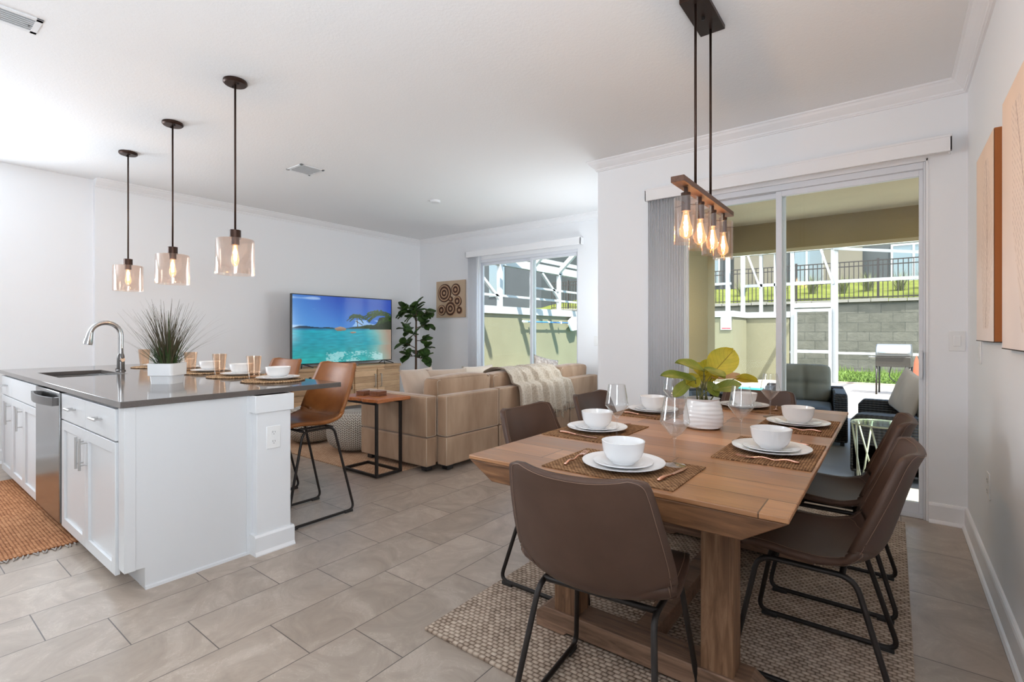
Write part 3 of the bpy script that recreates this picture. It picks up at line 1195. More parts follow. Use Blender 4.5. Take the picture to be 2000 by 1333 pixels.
loft([(rsq(0.066, 0.022), 0), (rsq(0.070, 0.022), 0.045), (rsq(0.071, 0.022), 0.050), (rsq(0.079, 0.022), 0.053), (rsq(0.080, 0.022), 0.128), (rsq(0.074, 0.02), 0.128), (rsq(0.072, 0.02), 0.108)]).build('pot', porcelain_m, gp, smooth=35)
MB().box(-0.068, 0.068, -0.068, 0.068, 0.105, 0.112).build('soil', soil_m, gp)
rnd = random.Random(3)


def blade(b, base, ang, lean, length, width, curl, seg=7, flat=0.25):
    pts = []
    p = V(base)
    a = lean
    st_ = length / seg
    for i in range(seg + 1):
        pts.append((p.copy(), a))
        p = p + V((cos(ang) * sin(a), sin(ang) * sin(a), cos(a))) * st_
        a += curl / seg
    side = V((-sin(ang), cos(ang), 0))
    vs = []
    for i, (q, aa) in enumerate(pts):
        w_ = width * (1 - (i / seg) ** 1.6) * (0.75 + 0.5 * (i / seg) * (1 - i / seg)) + 0.0004
        nn = V((cos(ang) * cos(aa), sin(ang) * cos(aa), -sin(aa))) * w_ * flat
        vs += [q - side * w_, q + nn, q + side * w_]
    fs = []
    for i in range(seg):
        for k in range(2):
            fs.append((i * 3 + k, i * 3 + k + 1, (i + 1) * 3 + k + 1, (i + 1) * 3 + k))
    b.add(vs, fs)


g1, g2 = MB(), MB()
for i in range(230):
    a = rnd.uniform(0, 2 * pi)
    r = rnd.uniform(0, 0.055)
    ln = rnd.uniform(0.26, 0.44)
    blade(g1, (r * cos(a), r * sin(a), 0.108), a + rnd.uniform(-0.5, 0.5), rnd.uniform(0.03, 0.62) * (0.4 + r / 0.06), ln, rnd.uniform(0.0010, 0.0024), rnd.uniform(0.05, 0.75))
for i in range(85):
    a = rnd.uniform(0, 2 * pi)
    r = rnd.uniform(0, 0.055)
    blade(g2, (r * cos(a), r * sin(a), 0.108), a + rnd.uniform(-0.5, 0.5), rnd.uniform(0.1, 0.9), rnd.uniform(0.10, 0.22), rnd.uniform(0.004, 0.007), rnd.uniform(0.0, 0.5))
blade(g2, (0.0, 0.0, 0.108), R(200), 0.08, 0.45, 0.010, 0.42, 12)
blade(g2, (0.01, 0.01, 0.108), R(10), 0.02, 0.34, 0.009, 0.3, 12)
blade(g2, (0.02, -0.01, 0.108), R(-60), 0.12, 0.36, 0.008, 0.2, 12)
g1.build('thin_blades', plain('brown_green_blade', (0.085, 0.068, 0.034), 0.6, var=0.3), gp)
g2.build('wide_blades', plain('deep_green_blade', (0.045, 0.085, 0.022), 0.45, var=0.25), gp, smooth=180)

# settings on the island
sg = [(-3.27, 1.675), (-3.80, 1.675), (-4.33, 1.675), (-4.86, 1.675), (-5.40, 1.675)]
where = ['nearest the end', 'second from the near end', 'behind the potted grass', 'second from the far end', 'farthest, behind the faucet']


def ring_mat():
    b = MB()
    prof = [(0.0, 0.0), (0.19, 0.0)]
    top = []
    for k in range(48):
        r = 0.192 * (1 - k / 47)
        top.append((r, 0.007 + 0.0028 * abs(sin(r * 62 * pi / 2 * 1.0))))
    return b.lathe(prof + [(0.196, 0.004)] + top, 48, wob=lambda th, z: 0.003 * sin(th * 34) if z > 0.002 else 0)


def bowl_mesh(r=0.074, h=0.072, foot=0.036):
    return MB().lathe([(0.0, 0.002), (foot, 0.0), (foot + 0.001, 0.004), (r * 0.68, h * 0.13), (r * 0.83, h * 0.30), (r * 0.925, h * 0.52), (r * 0.97, h * 0.76), (r, h), (r - 0.0035, h + 0.001), (r * 0.94 - 0.003, h * 0.74), (r * 0.88, h * 0.50), (r * 0.76, h * 0.30), (r * 0.55, h * 0.17), (0, h * 0.13)], 48)


def plate_mesh(r, h):
    return MB().lathe([(0.0, 0.001), (r * 0.56, 0.0), (r * 0.62, 0.003), (r * 0.72, h * 0.55), (r, h), (r, h + 0.003), (r * 0.72, h * 0.55 + 0.004), (r * 0.60, 0.0055), (0, 0.0055)], 56)


mat0 = bowl0 = pl0 = ps0 = tum0 = None
for i, (x, y) in enumerate(sg):
    if i == 0:
        mat0 = tag(ring_mat().build('round_placemat', seagrass_m, smooth=60), '', 'placemat', 'round woven placemats on the island')
        pl0 = tag(plate_mesh(0.135, 0.016).build('dinner_plate', porcelain_m, smooth=40), '', 'plate', 'large plates on the island')
        ps0 = tag(plate_mesh(0.095, 0.012).build('salad_plate', porcelain_m, smooth=40), '', 'plate', 'small plates on the island')
        bowl0 = tag(bowl_mesh(0.079, 0.070).build('bowl', porcelain_m, smooth=40), '', 'bowl', 'white bowls on the island')
        tum0 = MB().lathe([(0.0, 0.0), (0.031, 0.0), (0.033, 0.004), (0.0475, 0.152), (0.0455, 0.153), (0.0325, 0.020), (0.0, 0.018)], 36).build('tumbler', amber_m, smooth=40)
        tag(tum0, '', 'glass', 'amber tumblers on the island')
        s = [mat0, pl0, ps0, bowl0, tum0]
    else:
        s = [copy_tree(o) for o in (mat0, pl0, ps0, bowl0, tum0)]
    zt = 0.914
    for o, (dx, dy, dz), what in zip(s, ((0, 0, 0), (0.0, 0.03, 0.0095), (0.0, 0.03, 0.0155), (0.0, 0.03, 0.0215), (-0.165, -0.05, 0.0095)),
                                     ('round braided placemat on the island', 'large white plate on the island', 'small white plate under a bowl on the island', 'white bowl on the island', 'amber glass tumbler on the island')):
        o.location = (x + dx, y + dy, zt + dz)
        o['label'] = what + ', ' + where[i]
        o.rotation_euler = (0, 0, 0.7 * i)

# =================================================================== CHAIRS
def shell_fn(side=1.0):
    # centre line of the shell: (y, z, half width, side curl)
    C = [(0.225, -0.020, 0.190, 0.000), (0.215, 0.000, 0.205, 0.002), (0.14, 0.004, 0.222, 0.006), (0.05, -0.008, 0.230, 0.012), (-0.04, -0.018, 0.236, 0.024),
         (-0.12, -0.014, 0.243, 0.048), (-0.175, 0.012, 0.248, 0.074), (-0.205, 0.060, 0.250, 0.080), (-0.225, 0.120, 0.248, 0.074),
         (-0.245, 0.190, 0.240, 0.064), (-0.265, 0.260, 0.230, 0.055), (-0.285, 0.325, 0.218, 0.050), (-0.297, 0.352, 0.203, 0.047), (-0.303, 0.366, 0.160, 0.032)]
    return C


def shell_pt(C, u, v):
    n = len(C) - 1
    t = v * n
    i = min(int(t), n - 1)
    f = t - i
    p0, p1, p2, p3 = C[max(i - 1, 0)], C[i], C[i + 1], C[min(i + 2, n)]

    def cr(k):
        a, b, c, d = p0[k], p1[k], p2[k], p3[k]
        return 0.5 * (2 * b + (c - a) * f + (2 * a - 5 * b + 4 * c - d) * f * f + (3 * b - a - 3 * c + d) * f ** 3)
    y, z, w, cu = cr(0), cr(1), cr(2), cr(3)
    dy = (p2[0] - p1[0]); dz = (p2[1] - p1[1])
    L = sqrt(dy * dy + dz * dz) + 1e-9
    # inner normal (towards the sitter): +z on the seat, +y on the back
    ny, nz = dz / L, -dy / L
    k = abs(u) ** 2.4
    # the side curl lifts perpendicular to the shell, forward / up
    return V((u * w, y + ny * cu * k, z + nz * cu * k))


def make_chair(name, label, cat, seat_z, lm, thm, top_r, stool=False):
    t = thing(name, label, cat)
    C = shell_fn()
    b = MB().grid(lambda u, v: shell_pt(C, u * 2 - 1, v) + V((0, 0, seat_z)), 20, 40)
    b.build('seat_shell', lm, t, smooth=180, solid=0.022, off=0.0, bevel=0)
    # seam lines: inside edge and outside edge
    sm = MB()
    for offn in (0.0128, -0.0128):
        path = []
        for k in range(64):
            path.append((0.93, 0.06 + 0.90 * k / 63))
        for k in range(17):
            path.append((0.93 - 1.86 * k / 16, 0.975))
        for k in range(64):
            path.append((-0.93, 0.96 - 0.90 * k / 63))
        pts = []
        for (u, v) in path:
            p = shell_pt(C, u, v)
            q = shell_pt(C, u, min(v + 0.01, 1.0)) - shell_pt(C, u, max(v - 0.01, 0))
            r = shell_pt(C, u + 0.01, v) - shell_pt(C, u - 0.01, v)
            nn = r.cross(q).normalized()
            pts.append(p + nn * offn + V((0, 0, seat_z)))
        sm.tube(pts, 0.0008, 5)
    # seam across the seat where the back begins
    for offn in (0.0125,):
        pts = []
        for k in range(17):
            u = -0.9 + 1.8 * k / 16
            p = shell_pt(C, u, 0.44 - 0.10 * u * u)
            pts.append(p + V((0, 0.006, seat_z + 0.0115)))
        sm.tube(pts, 0.0008, 5)
    sm.build('stitching', thm, t, smooth=180)
    r = 0.0095 if not stool else 0.0085
    zt = seat_z - 0.045
    by = 0.245
    for sx in (-1, 1):
        xt, xb = 0.185 * sx, (0.228 if not stool else 0.205) * sx
        if not stool:
            loop = [(xt, 0.165, zt), (xb, by, r + 0.004), (xb, -by, r + 0.004), (xt, -0.125, zt)]
        else:
            loop = [(xt, 0.120, zt), (xb, by, r + 0.004), (xb, -by, r + 0.004), (xt, -0.10, zt)]
        f = MB().tube(fillet(loop, 0.05, 6, True), r, 10, True)
        f.build('leg', black_m, t, smooth=180)
        for yy in (0.2, -0.2):
            MB().box(xb - 0.011, xb + 0.011, yy - 0.03, yy + 0.03, 0.0, 0.016).build('foot_glide', rubber_m, t, bevel=0.002)
    fb = MB().tube([(-0.185, 0.12, zt), (0.185, 0.12, zt)], r, 8).tube([(-0.185, -0.09, zt), (0.185, -0.09, zt)], r, 8)
    fb.tube([(-0.10, 0.12, zt), (-0.10, -0.09, zt)], r * 0.9, 8).tube([(0.10, 0.12, zt), (0.10, -0.09, zt)], r * 0.9, 8)
    if not stool:
        fb.tube([(-0.10, 0.10, zt), (-0.10, 0.10, seat_z - 0.012)], 0.008, 8).tube([(0.10, 0.10, zt), (0.10, 0.10, seat_z - 0.012)], 0.008, 8)
    fb.build('seat_frame', black_m, t, smooth=180)
    if stool:
        zf = 0.20
        k = zf / zt
        MB().tube([(-0.205 + 0.02 * k, 0.245 - 0.125 * k, zf), (0.205 - 0.02 * k, 0.245 - 0.125 * k, zf)], r, 8).build('footrest', black_m, t, smooth=180)
    return t


ch = make_chair('dining_chair', 'brown leather dining chair with its back to the camera at the near table end', 'chair', 0.462, brown_l, stitch_m, 0.04)
ch['group'] = 'brown leather dining chairs'
ch.location = (-0.735, 1.478, 0.0)
ch.rotation_euler = (0, 0, R(5))
RZ = 0.012
for (x, y, rz, lb) in ((-1.285, 2.14, -90, 'brown leather dining chair on the sofa side of the table, nearer the camera'),
                       (-1.285, 2.85, -90, 'brown leather dining chair on the sofa side of the table, nearer the sliding door'),
                       (-0.225, 2.17, 90, 'brown leather dining chair on the right wall side of the table, nearer the camera'),
                       (-0.225, 2.87, 90, 'brown leather dining chair on the right wall side, nearer the sliding door'),
                       (-0.72, 3.41, 180, 'brown leather dining chair at the far table end by the glass door')):
    copy_tree(ch, (x, y, RZ if x > -1.0 or y > 0 else 0), R(rz), lb)
ch.location.z = RZ

stool = make_chair('bar_stool', 'cognac leather bar stool at the near end of the island overhang', 'bar stool', 0.645, tan_l, stitch2_m, 0.04, True)
stool['group'] = 'cognac leather bar stools'
stool.location = (-3.18, 1.845, 0)
stool.rotation_euler = (0, 0, pi)
copy_tree(stool, (-3.95, 1.88, 0), pi, 'second cognac leather bar stool, behind the island end pilaster')

# =================================================================== DINING TABLE
TX, TY = -0.76, 2.505
tb = thing('dining_table', 'rustic brown wooden trestle dining table with slanted sides set for six', 'table', (TX, TY, 0.012))
hw, hl = 0.55, 1.065
tp = MB().prism([(-hw + 0.001, 0.7335), (-hw + 0.115, 0.665), (hw - 0.115, 0.665), (hw - 0.001, 0.7335)], 'y', -hl, hl)
tp.build('apron', table_edge_m, tb, bevel=0.003)
MB().box(-hw, hw, -hl - 0.001, hl + 0.001, 0.734, 0.750).build('tabletop', table_top_m, tb, bevel=0.003)
for yy in (-0.72, 0.55):
    MB().box(-0.345, -0.24, yy - 0.05, yy + 0.05, 0.085, 0.665).build('leg', table_leg_m, tb, bevel=0.004)
    MB().box(0.24, 0.345, yy - 0.05, yy + 0.05, 0.085, 0.665).build('leg', table_leg_m, tb, bevel=0.004)
    MB().prism([(-0.43, 0), (-0.30, 0), (-0.28, 0.015), (0.28, 0.015), (0.30, 0), (0.43, 0), (0.43, 0.06), (0.39, 0.09), (-0.39, 0.09), (-0.43, 0.06)], 'y', yy - 0.06, yy + 0.06).build('foot', table_foot_m, tb, bevel=0.004)
    MB().box(-0.36, 0.36, yy - 0.04, yy + 0.04, 0.60, 0.664).build('cross_rail', table_leg_m, tb, bevel=0.003)
MB().box(-0.04, 0.04, -0.66, 0.49, 0.015, 0.085).build('stretcher', table_foot_m, tb, bevel=0.003)
ZT = 0.762

# settings: centre, rotation (0: diner sits at -y side)
SET = [(-0.755, 1.635, 0, 'at the near end of the table', (0.16, 0.13)),
       (-1.135, 2.165, -90, 'at the near seat on the sofa side', (0.17, -0.03)),
       (-1.135, 2.87, -90, 'at the far seat on the sofa side', (0.17, -0.03)),
       (-0.385, 2.20, 90, 'at the near seat on the wall side', (-0.15, 0.12)),
       (-0.385, 2.90, 90, 'at the far seat on the wall side', (-0.16, 0.20)),
       (-0.745, 3.385, 180, 'at the far end by the glass door', (-0.13, -0.10))]
glass_xy = [(-0.614, 1.754), (-0.975, 2.045), (-0.976, 2.75), (-0.524, 2.323), (-0.547, 3.10), (-0.86, 3.24)]


def wine_glass():
    t = thing('wine_glass', '', 'wine glass', group='angular wine glasses')
    prof = [(0.0, 0.0), (0.036, 0.0), (0.037, 0.0015), (0.020, 0.004), (0.007, 0.010), (0.0042, 0.022), (0.0038, 0.060), (0.0042, 0.088), (0.0065, 0.097),
            (0.020, 0.110), (0.0505, 0.150), (0.0515, 0.155), (0.0500, 0.163), (0.0365, 0.243), (0.0355, 0.243), (0.0485, 0.163), (0.0498, 0.155), (0.0488, 0.151), (0.018, 0.112), (0.0, 0.101)]
    MB().lathe(prof[:9] + [(0.0, 0.0975)], 32).build('stem', wine_m, t, smooth=50)
    MB().lathe([(0.0, 0.0975)] + prof[8:], 40).build('bowl', wine_m, t, smooth=50)
    return t


def knife(name='knife'):
    t = thing(name, '', 'knife', group='copper table knives')
    hpts = [V((0, -0.10 + 0.012 * k, 0.006 + 0.002 * sin(k * 0.5))) for k in range(9)]
    MB().tube(hpts, [0.0045, 0.0058, 0.0062, 0.006, 0.0055, 0.005, 0.0045, 0.0042, 0.004], 8).build('handle', copper_m, t, smooth=180)
    bl = MB().prism([(-0.004, -0.004), (0.006, -0.004), (0.010, 0.06), (0.006, 0.105), (0.0, 0.112), (-0.004, 0.10)], 'z', 0.004, 0.0058)
    bl.build('blade', copper_m, t)
    return t


def fork():
    t = thing('fork', '', 'fork', group='copper table forks')
    hp = [V((0, -0.10 + 0.2 * k / 12 * 0.78, 0.005 + 0.006 * sin(k / 12 * pi * 2) ** 2)) for k in range(13)]
    MB().tube(hp, [0.0046, 0.0052, 0.005, 0.0044, 0.0038, 0.0034, 0.003, 0.003, 0.003, 0.0032, 0.0036, 0.0042, 0.005], 8).build('handle', copper_m, t, smooth=180)
    f = MB().box(-0.011, 0.011, 0.052, 0.072, 0.006, 0.008)
    for k in range(4):
        x = -0.0096 + 0.0064 * k
        f.bar((x, 0.07, 0.007), (x * 0.9, 0.108, 0.012), 0.0026, 0.0016)
    f.build('tines', copper_m, t)
    return t


first = {}


def inst(kind, maker, loc, rz, label):
    if kind not in first:
        first[kind] = maker()
        o = first[kind]
        o.location = loc
        o.rotation_euler = (0, 0, rz)
        o['label'] = label
    else:
        o = copy_tree(first[kind], loc, rz, label)
    return o


for i, (x, y, rz, wh, g) in enumerate(SET):
    rr = R(rz)
    inst('mat', lambda: tag(MB().box(-0.235, 0.235, -0.165, 0.165, 0, 0.004).build('woven_placemat', mat_m, bevel=0.001), '', 'placemat', 'rectangular woven placemats'),
         (x, y + 0.0, ZT), rr, 'brown woven rectangular placemat ' + wh)
    z0 = ZT + 0.004
    inst('plate', lambda: tag(plate_mesh(0.143, 0.018).build('dinner_plate', porcelain_m, smooth=40), '', 'plate', 'large plates on the dining table'), (x, y, z0), rr, 'large white dinner plate ' + wh)
    inst('splate', lambda: tag(plate_mesh(0.103, 0.013).build('salad_plate', porcelain_m, smooth=40), '', 'plate', 'small plates on the dining table'), (x, y, z0 + 0.0062), rr, 'small white plate under the bowl ' + wh)
    inst('bowl', lambda: tag(bowl_mesh(0.075, 0.078, 0.040).build('bowl', porcelain_m, smooth=40), '', 'bowl', 'white bowls on the dining table'), (x, y, z0 + 0.0124), rr, 'white bowl ' + wh)
    c, s = cos(rr), sin(rr)
    for nm, mk, dx, dy, r2 in (('fork', fork, -0.178, -0.02, 0.12), ('knife', knife, 0.178, -0.01, -0.10)):
        inst(nm, mk, (x + c * dx - s * dy, y + s * dx + c * dy, z0), rr + r2, 'copper coloured %s ' % nm + wh)
    gx, gy = glass_xy[i]
    inst('wine', wine_glass, (gx, gy, ZT + (0.0045 if i in (0,) else 0.0)), 0, 'empty angular wine glass ' + wh)

# table plant
pp = thing('potted_fiddle_leaf', 'yellow green fiddle leaf plant in a ribbed white pot on the dining table', 'potted plant', (-0.752, 2.555, ZT))


def wobf(th, z):
    return 0.0013 * sin(z * 330 + 1.2 * sin(th * 2 + 1.0) + 0.9 * sin(th * 3 + z * 60)) if 0.008 < z < 0.142 else 0


pf = [(0.0, 0.0), (0.072, 0.0), (0.083, 0.006)] + [(0.088 + 0.008 * sin(k / 24 * pi * 0.9 + 0.3) - 0.014 * (k / 24) ** 2, 0.010 + 0.132 * k / 24) for k in range(25)] + [(0.080, 0.148), (0.076, 0.146), (0.074, 0.125), (0.0, 0.122)]
MB().lathe(pf, 72, wob=wobf).build('pot', porcelain_m, pp, smooth=70)
MB().lathe([(0.0, 0.124), (0.075, 0.124), (0.074, 0.130), (0.0, 0.134)], 24).build('soil', soil_m, pp, smooth=60)


def leaf_mat(name, a, b, vein, trans=0.35):
    t = NT(name)
    co = t.coord('UV')
    x, y, z = t.xyz(co)
    n1 = t.noise(t.coord(), 16, 3)
    dx = t.m('ABSOLUTE', t.m('SUBTRACT', x, 0.5))
    mid = t.m('LESS_THAN', dx, 0.016)
    vv = t.m('FRACT', t.m('SUBTRACT', t.m('MULTIPLY', y, 8.0), t.m('MULTIPLY', dx, 5.0)))
    side = t.m('LESS_THAN', vv, 0.07)
    f = t.m('MAXIMUM', mid, t.m('MULTIPLY', side, 0.5))
    c = t.mix(f, t.ramp(n1, [(0.3, a), (0.7, b)]), vein)
    p = t.bsdf(c, 0.4, 0, t.bump(f, -0.4, 0.002), 0.4)
    tl = t.n('ShaderNodeBsdfTranslucent')
    t.l(c, tl.inputs[0])
    mx = t.n('ShaderNodeMixShader')
    mx.inputs[0].default_value = trans
    t.l(p.outputs[0], mx.inputs[1])
    t.l(tl.outputs[0], mx.inputs[2])
    t.l(mx.outputs[0], t.out.inputs[0])
    return t.mat


yl_m = leaf_mat('yellow_green_leaf', (0.42, 0.40, 0.04), (0.62, 0.50, 0.05), (0.25, 0.20, 0.02))
gl_m = leaf_mat('olive_green_leaf', (0.13, 0.18, 0.025), (0.26, 0.29, 0.04), (0.35, 0.30, 0.08), 0.25)
pk_m = leaf_mat('pinkish_leaf', (0.62, 0.42, 0.26), (0.72, 0.52, 0.34), (0.40, 0.25, 0.15))
fg_m = leaf_mat('dark_fig_leaf', (0.022, 0.05, 0.012), (0.06, 0.12, 0.025), (0.09, 0.15, 0.05), 0.12)


def leaf(name, m, parent, base, tip, width, up, droop=0.15, cup=0.12, nu=8, nv=12, wave=0.02, seed=0):
    base, tip, up = V(base), V(tip), V(up).normalized()
    d = tip - base
    L = d.length
    d.normalize()
    side = d.cross(up).normalized()
    nn = side.cross(d).normalized()
    vs, uvs = [], []
    for j in range(nv + 1):
        v = j / nv
        w = width * 0.5 * (sin(pi * min(1, v ** 0.80)) ** 0.62 * (0.62 + 0.55 * v)) if 0 < v < 1 else 0.002
        for i in range(nu + 1):
            u = i / nu * 2 - 1
            hgt = -droop * L * (v * v) + cup * width * (u * u) + wave * L * sin(v * 9 + seed + u * 2) * abs(u)
            vs.append(base + d * L * v + side * u * w + nn * (hgt + droop * L * v * 0.4))
            uvs.append((i / nu, v))
    fs = [(j * (nu + 1) + i, j * (nu + 1) + i + 1, (j + 1) * (nu + 1) + i + 1, (j + 1) * (nu + 1) + i) for j in range(nv) for i in range(nu)]
    return vs, fs, uvs


def leaves(name, m, parent, specs):
    allv, allf, alluv = [], [], []
    for sp in specs:
        vs, fs, uv = leaf('', None, None, **sp)
        b = len(allv)
        allv += [tuple(v) for v in vs]
        alluv += uv
        allf += [tuple(i + b for i in f) for f in fs]
    me = bpy.data.meshes.new(name)
    me.from_pydata(allv, [], allf)
    me.materials.append(m)
    ul = me.uv_layers.new(name='UVMap')
    for lp in me.loops:
        ul.data[lp.index].uv = alluv[lp.vertex_index]
    me.polygons.foreach_set('use_smooth', [True] * len(me.polygons))
    o = bpy.data.objects.new(name, me)
    col.objects.link(o)
    if parent:
        o.parent = parent
    return o


# leaf placement in plant coordinates (x right along the camera's right, y away)
cr_, cf_ = V((cos(R(37.35)), sin(R(37.35)), 0)), V((-sin(R(37.35)), cos(R(37.35)), 0))


def pc(a, d_, z):
    return cr_ * a + cf_ * d_ + V((0, 0, z))


ctr = pc(0, 0, 0.13)
LV = [(yl_m, (0.035, 0.0, 0.255), (0.165, 0.03, 0.385), 0.165, (-0.5, -1, 0.35), 0.05),
      (yl_m, (0.005, 0.02, 0.22), (0.065, 0.05, 0.335), 0.13, (0.1, -1, 0.3), 0.05),
      (gl_m, (0.0, -0.01, 0.275), (-0.13, -0.02, 0.345), 0.105, (0.0, -0.5, 1), 0.35),
      (gl_m, (-0.005, -0.02, 0.29), (0.065, -0.11, 0.265), 0.10, (0, -0.2, 1), 0.2),
      (yl_m, (-0.01, 0.02, 0.25), (0.02, 0.09, 0.315), 0.11, (0.0, -1, 0.4), 0.1),
      (gl_m, (-0.05, -0.03, 0.235), (-0.215, -0.05, 0.285), 0.085, (0.1, -0.6, 1), 0.30),
      (gl_m, (-0.045, 0.02, 0.235), (-0.14, 0.03, 0.15), 0.08, (-0.5, -0.6, 0.5), 0.1),
      (yl_m, (-0.02, 0.0, 0.25), (-0.09, -0.02, 0.22), 0.09, (-0.2, -1, 0.4), 0.2),
      (pk_m, (0.05, 0.02, 0.245), (0.20, 0.04, 0.245), 0.085, (0, -0.35, 1), -0.1),
      (yl_m, (0.17, 0.03, 0.24), (0.285, 0.03, 0.235), 0.075, (0, 0.9, 0.9), 0.25),
      (gl_m, (0.03, -0.04, 0.19), (0.155, -0.08, 0.225), 0.085, (-0.2, -0.7, 0.8), 0.1),
      (gl_m, (0.01, -0.03, 0.23), (0.045, -0.06, 0.16), 0.075, (0.3, -1, 0.2), 0.0),
      (gl_m, (-0.03, 0.04, 0.22), (-0.02, 0.14, 0.22), 0.09, (0, 0.1, 1), 0.2)]
stm = MB()
for k, (m_, a, b_, w_, up_, dr_) in enumerate(LV):
    A, B_ = pc(*a), pc(*b_)
    upw = cr_ * up_[0] + cf_ * up_[1] + V((0, 0, up_[2]))
    leaves('leaf', m_, pp, [dict(base=A, tip=B_, width=w_, up=upw, droop=dr_, seed=k)])
    root = pc((k % 5 - 2) * 0.012, (k % 3 - 1) * 0.012, 0.125)
    mid = root.lerp(A, 0.6) + V((0, 0, 0.02))
    stm.tube([root, root.lerp(mid, 0.5) + V((0, 0, 0.01)), mid, A], [0.0035, 0.003, 0.0025, 0.0018], 6)
stm.build('stems', plain('leaf_stem', (0.16, 0.15, 0.05), 0.6), pp, smooth=180)

# =================================================================== RUGS
rg = tag(MB().box(-1.545, 0.062, 1.425, 4.10, 0.0005, 0.011).build('dining_rug', rug_m, bevel=0.003), 'beige woven jute rug under the dining table', 'rug')
kr = thing('kitchen_rug', 'rust and tan flatwoven rug with fringe in front of the island cabinets', 'rug', (-3.81, 0, 0))
MB().box(-2.05, 0, -0.12, 0.79, 0.0005, 0.008).build('woven_field', kit_m, kr, bevel=0.002)
fr = MB()
rnd = random.Random(5)
for k in range(46):
    y0 = -0.11 + 0.0195 * k
    a = rnd.uniform(-0.5, 0.5)
    ln = rnd.uniform(0.03, 0.05)
    fr.tube([(0, y0, 0.004), (ln * 0.5, y0 + a * 0.012, 0.007), (ln, y0 + a * 0.03, 0.004)], [0.003, 0.0045, 0.0035], 5)
fr.build('fringe', plain('fringe_grey', (0.42, 0.37, 0.33), 0.9), kr, smooth=180)
lr = tag(MB().box(-6.0, -3.46, 2.68, 5.2, 0.0005, 0.009).build('living_rug', jute_m, bevel=0.002), 'tan flat woven rug under the poufs and the sofa', 'rug')

# =================================================================== LAMPS
def edison(parent, z, s=1.0, r=0.0, bulb_r=0.03, h=0.115):
    """ST bulb hanging below z"""
    b = MB().lathe([(0.012, z), (0.014, z - 0.02 * s), (bulb_r * 0.72, z - 0.055 * s), (bulb_r, z - 0.082 * s), (bulb_r * 0.86, z - 0.104 * s), (bulb_r * 0.4, z - h * s), (0.0, z - (h + 0.003) * s)], 20)
    g = b.build('bulb', bulbg_m, parent, smooth=180)
    f = MB()
    for k in range(5):
        a = 2 * pi * k / 5
        f.tube([(0.004 * cos(a), 0.004 * sin(a), z - 0.022 * s), (0.0085 * cos(a + 0.3), 0.0085 * sin(a + 0.3), z - 0.086 * s)], 0.0011, 5)
    f.build('filament', fil_m, g)
    return g


def pendant(label, loc):
    t = thing('pendant_light', label, 'pendant lamp', loc, 0, 'pendant lights over the island')
    MB().lathe([(0.0, 0.0), (0.068, 0.0), (0.070, -0.006), (0.070, -0.016), (0.062, -0.024), (0.0, -0.025)], 32).build('canopy', bronze_m, t, smooth=40)
    s = MB()
    for sx in (-0.035, 0.035):
        s.lathe([(0.006, -0.024), (0.006, -0.032), (0.0, -0.034)], 10, (sx, 0, 0))
    s.build('canopy_screws', black_m, t)
    MB().tube([(0, 0, -0.02), (0, 0, -0.955)], 0.0062, 10).build('rod', bronze_m, t, smooth=180)
    MB().lathe([(0.0, -0.950), (0.033, -0.952), (0.033, -1.008), (0.0, -1.010)], 28).lathe([(0.024, -1.008), (0.024, -1.045), (0.0, -1.046)], 24).build('socket', bronze_m, t, smooth=40)
    MB().lathe_open([(0.030, -1.010), (0.107, -1.012), (0.112, -1.018), (0.112, -1.235), (0.109, -1.235), (0.109, -1.020), (0.105, -1.015), (0.03, -1.013)], 48).build('shade', rose_m, t, smooth=40)
    edison(t, -1.045, 1.12, bulb_r=0.024, h=0.12)
    return t


pend = pendant('nearest and largest looking of the three pendant lights over the island', (-3.335, 1.46, CZ))
copy_tree(pend, (-4.378, 1.46, CZ), 0, 'middle of the three pendant lights over the island')
copy_tree(pend, (-5.415, 1.46, CZ), 0, 'farthest of the three pendant lights over the island, above the faucet')
for (x, y) in ((-3.335, 1.46), (-4.378, 1.46), (-5.415, 1.46)):
    light('pendant_bulb_light', 'POINT', (x, y, 1.72), 5.0, (1.0, 0.70, 0.42), radius=0.012)

